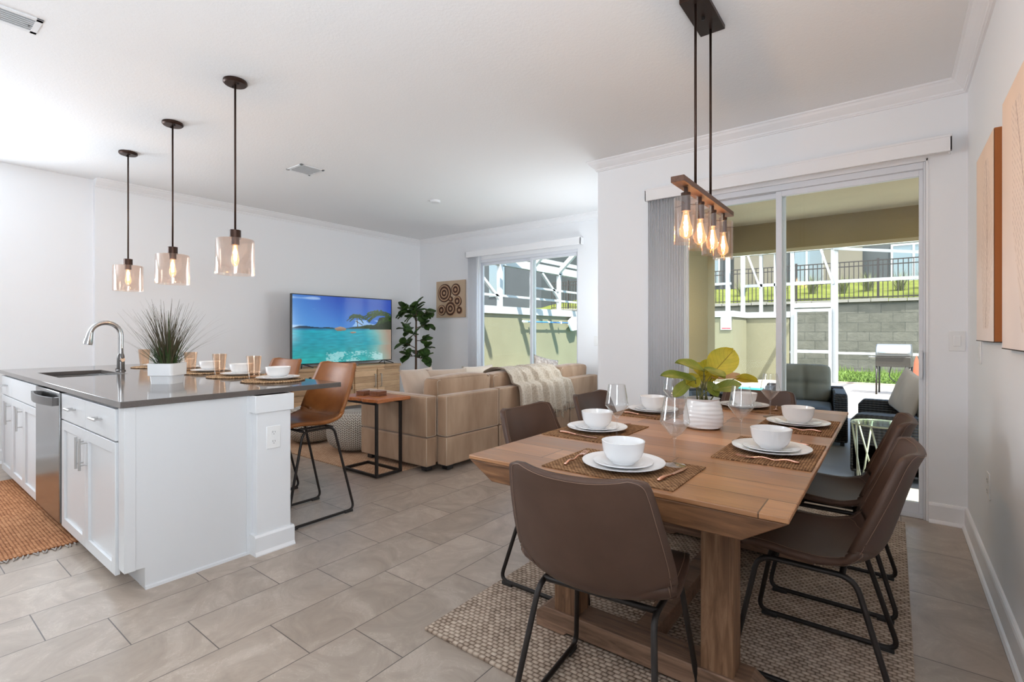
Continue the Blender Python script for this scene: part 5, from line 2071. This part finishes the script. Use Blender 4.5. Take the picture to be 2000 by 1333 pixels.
# fig tree ----------------------------------------------------------------
ft = thing('fig_tree', 'tall dark green fiddle leaf fig tree in the corner beside the television', 'potted tree', (-6.08, 5.42, 0))
MB().lathe([(0.0, 0.0), (0.12, 0.0), (0.15, 0.06), (0.165, 0.20), (0.155, 0.30), (0.148, 0.30), (0.145, 0.27), (0.0, 0.26)], 32).build('pot', plain('basket', (0.45, 0.33, 0.20), 0.9, bumpscale=60, bstr=0.6), ft, smooth=50)
tr = MB().tube([(0, 0, 0.26), (0.01, 0.0, 0.7), (0.0, 0.01, 1.1), (0.015, 0.0, 1.45), (0.005, 0, 1.66)], [0.020, 0.018, 0.016, 0.013, 0.008], 10)
rnd = random.Random(21)
specs = []
branches = []
for (h0, a, ln, rise, nlv) in ((1.46, R(217), 0.22, 0.16, 9), (1.40, R(37), 0.22, 0.18, 10), (1.30, R(50), 0.20, 0.06, 8), (1.20, R(214), 0.16, 0.10, 7), (1.10, R(30), 0.15, 0.0, 6), (1.16, R(300), 0.14, 0.05, 5),
                               (0.98, R(225), 0.18, 0.08, 8), (0.92, R(45), 0.17, 0.06, 8), (0.86, R(210), 0.15, -0.02, 6), (0.84, R(20), 0.17, -0.03, 7), (0.86, R(120), 0.1, 0.0, 4), (1.50, R(120), 0.10, 0.1, 5), (1.42, R(300), 0.12, 0.08, 5)):
    e = V((cos(a) * ln, sin(a) * ln, h0 + rise))
    tr.tube([(0, 0, h0), (cos(a) * ln * 0.5, sin(a) * ln * 0.5, h0 + rise * 0.6), e], [0.008, 0.006, 0.004], 6)
    for k in range(nlv):
        t_ = 0.45 + 0.55 * k / max(1, nlv - 1)
        b0 = V((cos(a) * ln * t_, sin(a) * ln * t_, h0 + rise * t_))
        th = a + rnd.uniform(-1.7, 1.7)
        el = rnd.uniform(-0.7, 0.9)
        L = rnd.uniform(0.14, 0.20)
        tp_ = b0 + V((cos(th) * cos(el), sin(th) * cos(el), sin(el))) * L
        specs.append(dict(base=b0, tip=tp_, width=L * 0.80, up=(rnd.uniform(-0.6, 0.6), rnd.uniform(-0.9, 0.2), 1), droop=rnd.uniform(0.1, 0.35), seed=k, nu=4, nv=7))
for k in range(14):
    th = rnd.uniform(0, 2 * pi)
    z0 = rnd.uniform(1.50, 1.66)
    el = rnd.uniform(0.15, 1.15)
    L = rnd.uniform(0.15, 0.21)
    b0 = V((0.005, 0, z0))
    specs.append(dict(base=b0, tip=b0 + V((cos(th) * cos(el), sin(th) * cos(el), sin(el))) * L, width=L * 0.66, up=(rnd.uniform(-0.4, 0.4), -0.5, 1), droop=0.15, seed=k, nu=4, nv=7))
tr.build('trunk', plain('bark', (0.12, 0.075, 0.05), 0.85, bumpscale=60, bstr=0.4), ft, smooth=180)
leaves('leaves', fg_m, ft, specs)

# =================================================================== OUTSIDE
ZG = -0.10
struct(MB().box(-2.02, 4.2, YD + 0.15, 8.45, -0.14, -0.03).build('ground_lanai', plain('lanai_floor', (0.26, 0.235, 0.21), 0.5, bumpscale=8, bstr=0.1, var=0.1)))
struct(MB().box(-7.4, 4.2, 8.45, 15.62, -0.2, ZG).box(-7.4, -2.02, YL + 0.15, 8.45, -0.2, ZG).build('ground_pool_deck', paver_m))
struct(MB().box(-12, 9, 15.62, 20.3, -0.25, -0.085).build('ground_lawn', lawn_m))
struct(MB().box(-12, 9, 15.56, 15.66, -0.2, -0.06).build('ground_edging', plain('edging', (0.24, 0.20, 0.17), 0.9)))
# lanai roof, beam and column
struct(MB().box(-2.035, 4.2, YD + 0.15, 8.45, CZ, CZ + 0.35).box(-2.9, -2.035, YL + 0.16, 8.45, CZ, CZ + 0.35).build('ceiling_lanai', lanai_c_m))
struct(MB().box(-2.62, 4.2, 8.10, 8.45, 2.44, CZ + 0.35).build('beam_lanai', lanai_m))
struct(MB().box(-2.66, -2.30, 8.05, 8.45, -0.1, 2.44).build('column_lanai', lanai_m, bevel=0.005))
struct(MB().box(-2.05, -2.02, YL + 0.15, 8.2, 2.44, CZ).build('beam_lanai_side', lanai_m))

# pool, its walls
struct(MB().box(-6.2, -2.2, 9.6, 12.9, ZG, ZG + 0.012).build('water_pool', water_m))
struct(MB().box(-6.35, -2.05, 9.45, 9.6, ZG, ZG + 0.04).box(-6.35, -2.05, 12.9, 13.05, ZG, ZG + 0.04).box(-6.35, -6.2, 9.6, 12.9, ZG, ZG + 0.04).box(-2.2, -2.05, 9.6, 12.9, ZG, ZG + 0.04).build('trim_pool', plain('pool_coping', (0.34, 0.32, 0.28), 0.7)))
ZW = 1.80
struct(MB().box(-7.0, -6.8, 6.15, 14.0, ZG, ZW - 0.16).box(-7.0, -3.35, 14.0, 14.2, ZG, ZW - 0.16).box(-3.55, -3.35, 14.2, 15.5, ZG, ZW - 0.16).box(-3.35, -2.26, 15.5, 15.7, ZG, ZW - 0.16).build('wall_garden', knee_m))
struct(MB().box(-7.03, -6.76, 6.15, 13.97, ZW - 0.16, ZW).box(-7.03, -3.32, 13.96, 14.23, ZW - 0.16, ZW).box(-3.58, -3.32, 14.23, 15.46, ZW - 0.16, ZW).box(-3.58, -2.24, 15.46, 15.73, ZW - 0.16, ZW).build('trim_garden_wall_cap', alu_m))

# screen enclosure: one thing with its posts and beams
en = thing('screen_enclosure', 'white aluminium pool screen enclosure frame with sloping roof beams', 'screen enclosure', (0, 0, 0))
pz = 0.07
ZE = 3.43
post = lambda x, y, z0, z1, w=0.06: MB().box(x - w / 2, x + w / 2, y - 0.05, y + 0.05, z0, z1).build('post', alu_m, en)
for (x, y, w) in ((-3.93, 14.08, 0.04), (-3.50, 14.08, 0.10), (-3.42, 15.4, 0.10), (-2.98, 15.58, 0.08)):
    post(x, y, ZW, ZE, w)
post(-2.19, 15.56, ZG, ZE, 0.09)
post(-1.22, 15.56, ZG, ZE, 0.16)
for x in (0.9, 2.6, 4.1):
    post(x, 15.56, ZG, ZE, 0.08)
post(-2.98 + 0.35, 15.58, ZW, ZE, 0.035)
rl = MB()
rl.box(-7.0, -3.42, 14.05, 14.11, 2.5, 2.56).box(-3.42, 4.2, 15.53, 15.59, 2.52, 2.60).box(-1.22, 4.2, 15.53, 15.59, 0.66, 0.72).box(-2.9, -2.19, 15.53, 15.59, 0.66, 0.72)
rl.build('rail', alu_m, en)
MB().box(-7.0, 4.2, 15.48, 15.62, ZE, ZE + 0.14).box(-7.0, -6.86, 6.2, 15.5, 2.72, 2.90).build('eave_beam', alu_m, en)
rb = MB()
for x in (-6.4, -4.6, -2.8, -1.2, 0.9, 2.6):
    rb.bar((x, 15.5, ZE + 0.07), (x, 12.2, 4.6), 0.06, 0.14).bar((x, 12.2, 4.6), (x, 8.4, 4.6), 0.06, 0.14)
rb.build('roof_beam', alu_m, en)
db = MB()
db.bar((-1.22, 15.5, ZE), (1.3, 14.0, 2.85), 0.07).bar((-0.9, 15.0, 3.75), (2.4, 12.5, 3.15), 0.07).bar((-0.2, 14.4, 4.1), (2.6, 12.2, 3.6), 0.07)
db.bar((-1.52, 15.5, ZE), (-1.24, 15.5, 2.5), 0.05).bar((-3.3, 15.45, ZE), (-3.0, 15.5, 2.5), 0.05)
db.build('brace', alu_m, en)
# side wall of the enclosure seen from the living room
for (y, w) in ((8.6, 0.09), (9.85, 0.09), (11.05, 0.08), (12.3, 0.08)):
    post(-6.9, y, ZW, 2.75, w)
MB().box(-6.93, -6.87, 6.2, 14.0, 2.02, 2.07).box(-6.93, -6.87, 9.85, 14.0, 2.28, 2.33).build('rail', alu_m, en)
sb2 = MB()
sb2.bar((-6.9, 7.6, 2.72), (-6.9, 8.6, 1.95), 0.06).bar((-6.9, 10.25, 2.7), (-6.9, 11.05, 2.1), 0.06)
for (y, w) in ((7.2, 0.1), (8.6, 0.1), (9.85, 0.1), (11.05, 0.1), (12.3, 0.1)):
    sb2.bar((-6.9, y, 2.8), (-5.2, y, 4.3), w, w)
sb2.box(-6.98, -6.84, 6.2, 14.0, 2.95, 3.05)
sb2.bar((-6.9, 7.2, 3.0), (-5.6, 9.4, 4.2), 0.07).bar((-6.9, 8.6, 2.85), (-6.2, 10.4, 3.45), 0.08)
sb2.build('side_beam', alu_m, en)

sdr = thing('screen_door', 'white framed screen door in the pool enclosure in front of the block wall', 'door', (-1.705, 15.45, ZG))
f = MB()
w = 0.43
f.box(-w, -w + 0.07, -0.02, 0.02, 0.0, 1.96).box(w - 0.07, w, -0.02, 0.02, 0.0, 1.96).box(-w + 0.07, w - 0.07, -0.02, 0.02, 1.88, 1.96).box(-w + 0.07, w - 0.07, -0.02, 0.02, 0.78, 0.86).box(-w + 0.07, w - 0.07, -0.02, 0.02, 0.0, 0.12)
f.build('frame', alu_m, sdr)
struct(MB().box(-2.19, -1.22, 15.52, 15.60, 1.90, 2.02).build('trim_screen_door_header', alu_m))

# retaining wall, fence, slope
struct(MB().box(-14, 12, 20.3, 20.7, -0.1, 2.24).build('wall_retaining', block_m))
b = MB()
rnd = random.Random(8)
x = -14.0
while x < 12:
    w = rnd.uniform(0.4, 0.62)
    b.box(x, x + w - 0.02, 20.22 + rnd.uniform(-0.02, 0.03), 20.75, 2.24, 2.34 + rnd.uniform(-0.02, 0.02))
    x += w
struct(b.build('trim_retaining_cap', plain('cap_stone', (0.16, 0.15, 0.13), 0.95, bumpscale=14, bstr=0.6)))
b = MB()
b.grid(lambda u, v: V((-16 + 30 * u, 20.7 + 8.3 * v, 2.26 + 1.35 * v ** 0.8 + 0.08 * mnoise.noise(V((u * 12, v * 5, 0))))), 40, 12)
struct(b.build('ground_slope', slope_m, smooth=180))
fe = thing('metal_fence', 'black metal picket fence on top of the block retaining wall', 'fence', (0, 20.95, 2.30))
x = -13.0
rails = MB().box(-13.5, 9, -0.015, 0.015, 0.12, 0.155).box(-13.5, 9, -0.015, 0.015, 1.20, 1.235).box(-13.5, 9, -0.015, 0.015, 1.36, 1.395)
rails.build('rail', black_m, fe)
pk = MB()
k = 0
x = -13.5
while x < 9:
    pk.box(x - 0.013, x + 0.013, -0.013, 0.013, 0.03, 1.38)
    x += 0.135
pk.build('pickets', black_m, fe)
for k in range(9):
    xx = -12.55 + 2.43 * k
    MB().box(xx - 0.035, xx + 0.035, -0.035, 0.035, 0, 1.45).build('post', black_m, fe)

rnd = random.Random(31)
og = [(-3.7, 23.2), (-2.6, 23.6), (-1.55, 23.0), (-0.75, 23.5), (0.2, 23.2), (1.0, 23.7), (1.9, 23.1), (-5.2, 23.3), (-8.6, 22.6), (-11.2, 22.4)]
for i, (x, y) in enumerate(og):
    b = MB()
    for k in range(150):
        a = rnd.uniform(0, 2 * pi)
        r = rnd.uniform(0, 0.12)
        blade(b, (r * cos(a), r * sin(a), 0), a, rnd.uniform(0.0, 0.5), rnd.uniform(0.5, 0.95), rnd.uniform(0.006, 0.012), rnd.uniform(0.1, 0.9), 5)
    o = b.build('ornamental_grass', orn_m)
    o.location = (x, y, 2.26 + 1.35 * ((y - 20.7) / 8.3) ** 0.8 - 0.05)
    tag(o, 'pale ornamental grass clump on the slope behind the black fence', 'grass clump', 'ornamental grasses behind the fence')

# lawn tufts
b = MB()
rnd = random.Random(12)
for k in range(5200):
    x = rnd.uniform(-2.1, 4.5)
    y = 15.7 + 4.5 * rnd.random() ** 1.5
    a = rnd.uniform(0, 6.28)
    h_ = rnd.uniform(0.03, 0.09) * (3.0 if y > 19.6 and rnd.random() < 0.5 else 1.0)
    b.add([(x - 0.02 * cos(a), y - 0.02 * sin(a), -0.09), (x + 0.02 * cos(a), y + 0.02 * sin(a), -0.09), (x + rnd.uniform(-.03, .03), y + rnd.uniform(-.03, .03), -0.09 + h_)], [(0, 1, 2)])
g = b.build('grass', plain('bright_grass_blades', (0.08, 0.13, 0.018), 0.8, var=0.3))
tag(g, 'bright green grass growing before the block retaining wall', 'grass', kind='stuff')

# neighbour buildings behind the slope
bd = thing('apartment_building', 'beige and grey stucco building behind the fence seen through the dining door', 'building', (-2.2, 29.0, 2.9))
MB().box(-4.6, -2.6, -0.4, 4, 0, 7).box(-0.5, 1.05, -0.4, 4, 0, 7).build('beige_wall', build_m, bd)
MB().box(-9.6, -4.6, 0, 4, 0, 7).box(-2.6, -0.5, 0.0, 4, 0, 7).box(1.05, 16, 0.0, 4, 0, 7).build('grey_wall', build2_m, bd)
for (x, z, w, h_) in ((-8.7, 1.0, 1.1, 1.7), (-6.6, 1.0, 1.1, 1.7), (-1.9, 0.9, 1.3, 2.2), (2.2, 0.7, 1.5, 1.6), (4.6, 0.7, 1.5, 1.6), (-8.7, 3.8, 1.1, 1.7), (-6.6, 3.8, 1.1, 1.7), (-1.9, 3.8, 1.3, 2.0), (2.2, 3.6, 1.5, 1.6), (4.6, 3.6, 1.5, 1.6)):
    f = MB()
    f.box(x - 0.08, x, -0.06, 0, z - 0.08, z + h_ + 0.08).box(x + w, x + w + 0.08, -0.06, 0, z - 0.08, z + h_ + 0.08).box(x, x + w, -0.06, 0, z + h_, z + h_ + 0.08).box(x, x + w, -0.06, 0, z - 0.08, z).box(x + w / 2 - 0.04, x + w / 2 + 0.04, -0.06, 0, z, z + h_)
    fo = f.build('window_frame', alu_m, bd)
    MB().box(x, x + w, -0.03, 0, z, z + h_).build('glass', winglass_m, fo)
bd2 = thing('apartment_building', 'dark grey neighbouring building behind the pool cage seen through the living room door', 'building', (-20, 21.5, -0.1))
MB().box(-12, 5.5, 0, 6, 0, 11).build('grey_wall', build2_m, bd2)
for k in range(6):
    MB().box(-9 + 2.2 * k, -7.9 + 2.2 * k, -0.04, 0.02, 3.3, 5.1).build('window', winglass_m, bd2)

# pool rules sign, skimmer pole
sg_ = thing('pool_rules_sign', 'small white pool rules sign with a red stripe on the garden wall', 'sign', (-3.52, 13.985, 1.30))
MB().box(-0.135, 0.135, -0.012, 0, 0, 0.385).build('board', white_m, sg_)
MB().box(-0.115, 0.115, -0.0135, -0.012, 0.02, 0.055).build('red_stripe', plain('sign_red', (0.6, 0.03, 0.04), 0.5), sg_)
b = MB()
for c_ in range(2):
    for k in range(5):
        b.box(-0.105 + 0.115 * c_, -0.015 + 0.115 * c_, -0.0135, -0.012, 0.085 + 0.05 * k, 0.107 + 0.05 * k)
b.build('text_lines', plain('sign_grey_text', (0.35, 0.42, 0.48), 0.6), sg_)
pl = thing('pool_skimmer', 'blue telescopic pool pole with white skimmer net hanging on the garden wall', 'pool skimmer', (-6.70, 9.3, 1.48))
MB().tube([(0.0, 0, 0), (0.0, 1.9, -0.005)], 0.016, 10).build('pole', plain('pool_blue', (0.02, 0.14, 0.42), 0.4), pl, smooth=180)
MB().tube([(0.0, -0.12, 0.0), (0.0, 0.06, 0.0)], 0.028, 10).tube([(0.0, 0.93, 0), (0.0, 1.0, 0)], 0.022, 10).build('grip', white_m, pl, smooth=180)
MB().add([(0.0, 1.88, -0.04), (0.0, 2.02, -0.20), (0.0, 2.26, -0.17), (0.0, 2.34, 0.02), (0.0, 2.30, 0.14), (0.0, 2.08, 0.15), (0.0, 1.88, 0.05),
          (0.05, 1.88, -0.04), (0.05, 2.02, -0.20), (0.05, 2.26, -0.17), (0.05, 2.34, 0.02), (0.05, 2.30, 0.14), (0.05, 2.08, 0.15), (0.05, 1.88, 0.05)],
         [(0, 1, 2, 3, 4, 5, 6), (13, 12, 11, 10, 9, 8, 7)] + [(i, (i + 1) % 7, (i + 1) % 7 + 7, i + 7) for i in range(7)]).build('net', white_m, pl, bevel=0.01)
MB().box(-0.03, 0.02, 0.2, 0.24, -0.03, 0.03).box(-0.03, 0.02, 1.5, 1.54, -0.03, 0.03).build('wall_hook', white_m, pl)

# patio furniture ---------------------------------------------------------


def wicker_chair(name, label, cat, loc, rz, w, d, seat_h, arm_h, back_h, cush_m, back_tilt=0.08, arms=True, ncush=1):
    t = thing(name, label, cat, loc, rz)
    b = MB()
    b.box(-w / 2, w / 2, 0.0, d, 0.06, seat_h - 0.10)
    b.build('seat_frame', wicker_m, t, bevel=0.01)
    for sx in (-1, 1):
        x0 = sx * w / 2
        x1 = x0 - sx * 0.13
        MB().prism([(0.0, 0.04), (d, 0.04), (d, arm_h - 0.03), (d - 0.06, arm_h), (0.05, arm_h), (0.0, arm_h - 0.06)], 'x', min(x0, x1), max(x0, x1)).build('armrest', wicker_m, t, bevel=0.02, seg=3)
    MB().box(-w / 2 + 0.01, w / 2 - 0.01, d - 0.12, d, 0.06, arm_h + 0.02).build('back_frame', wicker_m, t, bevel=0.02, seg=3)
    iw = w - 0.28
    for k in range(ncush):
        a = -iw / 2 + iw * k / ncush
        c_ = iw / ncush
        weld(cushion(a, a + c_ - 0.01, 0.01, d - 0.13, seat_h - 0.10, seat_h + 0.02, 0.015).build('seat_cushion', seatcush_m, t, smooth=180))
    nb = ncush
    for k in range(nb):
        a = -iw / 2 + iw * k / nb
        c_ = iw / nb
        cb = MB()
        n = 24
        hx, hz = (c_ - 0.01) / 2, (back_h - seat_h) / 2
        for sg2 in (-1, 1):
            def fn(u, v, sg2=sg2):
                p, q = u * 2 - 1, v * 2 - 1
                L = (abs(p) ** 8 + abs(q) ** 8) ** (1 / 8) if (p or q) else 1
                m_ = max(abs(p), abs(q))
                s_ = m_ / L if L else 1
                px, qz = p * s_ if m_ else 0, q * s_ if m_ else 0
                edge = max(0, 1 - m_ ** 5) ** 0.5
                tuft = 0.035 * math.exp(-((px) ** 2) * 60) * (1 if True else 0) + 0.02 * math.exp(-((qz) ** 2) * 60)
                return V((a + c_ / 2 + px * hx, d - 0.18 - back_tilt * (1 - v) * 0.5 + sg2 * (0.075 - tuft) * edge, seat_h + 0.01 + (qz + 1) * hz))
            cb.grid(fn, n, n)
        weld(cb.build('back_cushion', cush_m, t, smooth=180))
    for sx in (-1, 1):
        for yy in (0.05, d - 0.05):
            MB().box(sx * (w / 2 - 0.05) - 0.02, sx * (w / 2 - 0.05) + 0.02, yy - 0.02, yy + 0.02, 0, 0.07).build('foot', plastic_m, t)
    return t


wicker_chair('wicker_armchair', 'dark wicker patio armchair with olive grey tufted back cushion facing the glass door', 'armchair', (-0.82, 6.55, -0.03), R(6), 0.86, 0.80, 0.40, 0.58, 0.86, outcush_m)
wicker_chair('wicker_sofa', 'black wicker patio loveseat with grey cushions outside the right half of the glass door', 'outdoor sofa', (-0.30, 5.98, -0.03), R(-90), 1.36, 0.86, 0.40, 0.55, 0.80, greycush_m, ncush=2)
ot = wicker_chair('wicker_armchair', 'black wicker patio armchair partly hidden behind the far end of the dining table', 'armchair', (-1.35, 5.15, -0.03), R(50), 0.74, 0.70, 0.38, 0.62, 0.62, seatcush_m)
pillow('outdoor_pillow', 0.46, 0.44, 0.14, pillow_m, 'tan pillow leaning on the far arm of the black patio loveseat', TR(0.12, 6.34, 0.62, R(-60), rx=R(-14)) @ Matrix.Rotation(R(18), 4, 'Y'))
pillow('outdoor_pillow', 0.46, 0.44, 0.14, outcush_m, 'olive pillow beside the tan pillow on the patio loveseat', TR(0.28, 6.12, 0.62, R(-80), rx=R(-14)) @ Matrix.Rotation(R(-12), 4, 'Y'), seed=3)

rt_ = thing('glass_side_table', 'round glass top patio side table with crossed pale metal rods behind the dining chairs', 'side table', (-0.075, 4.80, -0.03))
MB().lathe([(0.0, 0.560), (0.190, 0.560), (0.192, 0.563), (0.190, 0.567), (0.0, 0.567)], 40).build('glass_top', pane_tb_m, rt_, smooth=40)
brass_m = plain('pale_gold_rod', (0.62, 0.60, 0.44), 0.35, 0.4)
MB().tube([(0.19 * cos(2 * pi * k / 40), 0.19 * sin(2 * pi * k / 40), 0.556) for k in range(40)], 0.006, 8, True).tube([(0.15 * cos(2 * pi * k / 40), 0.15 * sin(2 * pi * k / 40), 0.006) for k in range(40)], 0.006, 8, True).build('ring', brass_m, rt_, smooth=180)
for k in range(10):
    a = 2 * pi * k / 10
    dd_ = 0.75 if k % 2 else -0.75
    MB().tube([(0.185 * cos(a), 0.185 * sin(a), 0.552), (0.148 * cos(a + dd_), 0.148 * sin(a + dd_), 0.006)], 0.0065, 8).build('leg', brass_m, rt_, smooth=180)

gr = thing('gas_grill', 'silver lidded gas grill on a black stand standing by the lawn', 'grill', (0.02, 13.5, ZG), R(-5))
MB().prism([(-0.26, 0.82), (0.26, 0.82), (0.26, 0.90), (0.20, 1.02), (0.06, 1.08), (-0.12, 1.08), (-0.22, 1.0), (-0.26, 0.9)], 'x', -0.30, 0.30)  .build('lid', plain('grill_lid_steel', (0.20, 0.20, 0.20), 0.38, 0.9), gr, bevel=0.02, seg=3)
MB().box(-0.30, 0.30, -0.27, 0.27, 0.60, 0.815).build('firebox', plain('grill_black', (0.03, 0.025, 0.02), 0.4), gr, bevel=0.01)
MB().box(-0.42, -0.30, -0.25, 0.25, 0.79, 0.81).build('side_shelf', steel_m, gr, bevel=0.004)
MB().tube([(-0.25, -0.30, 0.90), (0.25, -0.30, 0.90)], 0.014, 8).build('handle', steel_m, gr, smooth=180)
for (x, y) in ((-0.28, -0.24), (0.28, -0.24), (-0.28, 0.24), (0.28, 0.24)):
    MB().tube([(x, y, 0.62), (x * 1.02, y, 0.0)], 0.018, 8).build('leg', black_m, gr, smooth=180)
MB().tube(fillet([(-0.05, 0, 0.60), (-0.1, 0.02, 0.35), (0.12, 0.04, 0.2)], 0.1), 0.01, 6).build('gas_hose', rubber_m, gr, smooth=180)
gb = tag(MB().lathe([(0.0, 0.0), (0.055, 0.0), (0.06, 0.03), (0.058, 0.11), (0.02, 0.15), (0.018, 0.19), (0.0, 0.19)], 16).build('blue_bottle', plain('blue_plastic', (0.03, 0.25, 0.70), 0.3), smooth=50), 'small bright blue bottle on the pool deck by the grill', 'bottle')
gb.location = (0.10, 12.3, ZG)
bo = thing('paddle_board', 'tall narrow red brown pointed board standing at the right edge of the glass door', 'board', (0.375, 12.85, ZG + 0.0), R(20))
MB().lathe([(0.0, 0.0), (0.03, 0.02), (0.055, 0.3), (0.06, 0.55), (0.04, 0.75), (0.0, 0.88)], 20, sy=0.4).build('board', plain('red_brown_board', (0.32, 0.06, 0.025), 0.5), bo, smooth=60)

# soft daylight coming in through both sliding doors (the sky light they let in), placed in the openings
for (nm, x, y, z, sx_, sz_, en_) in (('dining_door_daylight', (DX0 + DX1) / 2 + 0.15, YD + 0.16, 1.2, 1.4, 2.2, 1.0), ('living_door_daylight', (WX0 + WX1) / 2, YL + 0.16, 1.2, 1.7, 2.2, 1.0)):
    a = light(nm, 'AREA', (x, y, z), 1.0, (1, 1, 1), (R(-90), 0, 0), sx_, sz_)
    a.data.cycles.is_portal = True
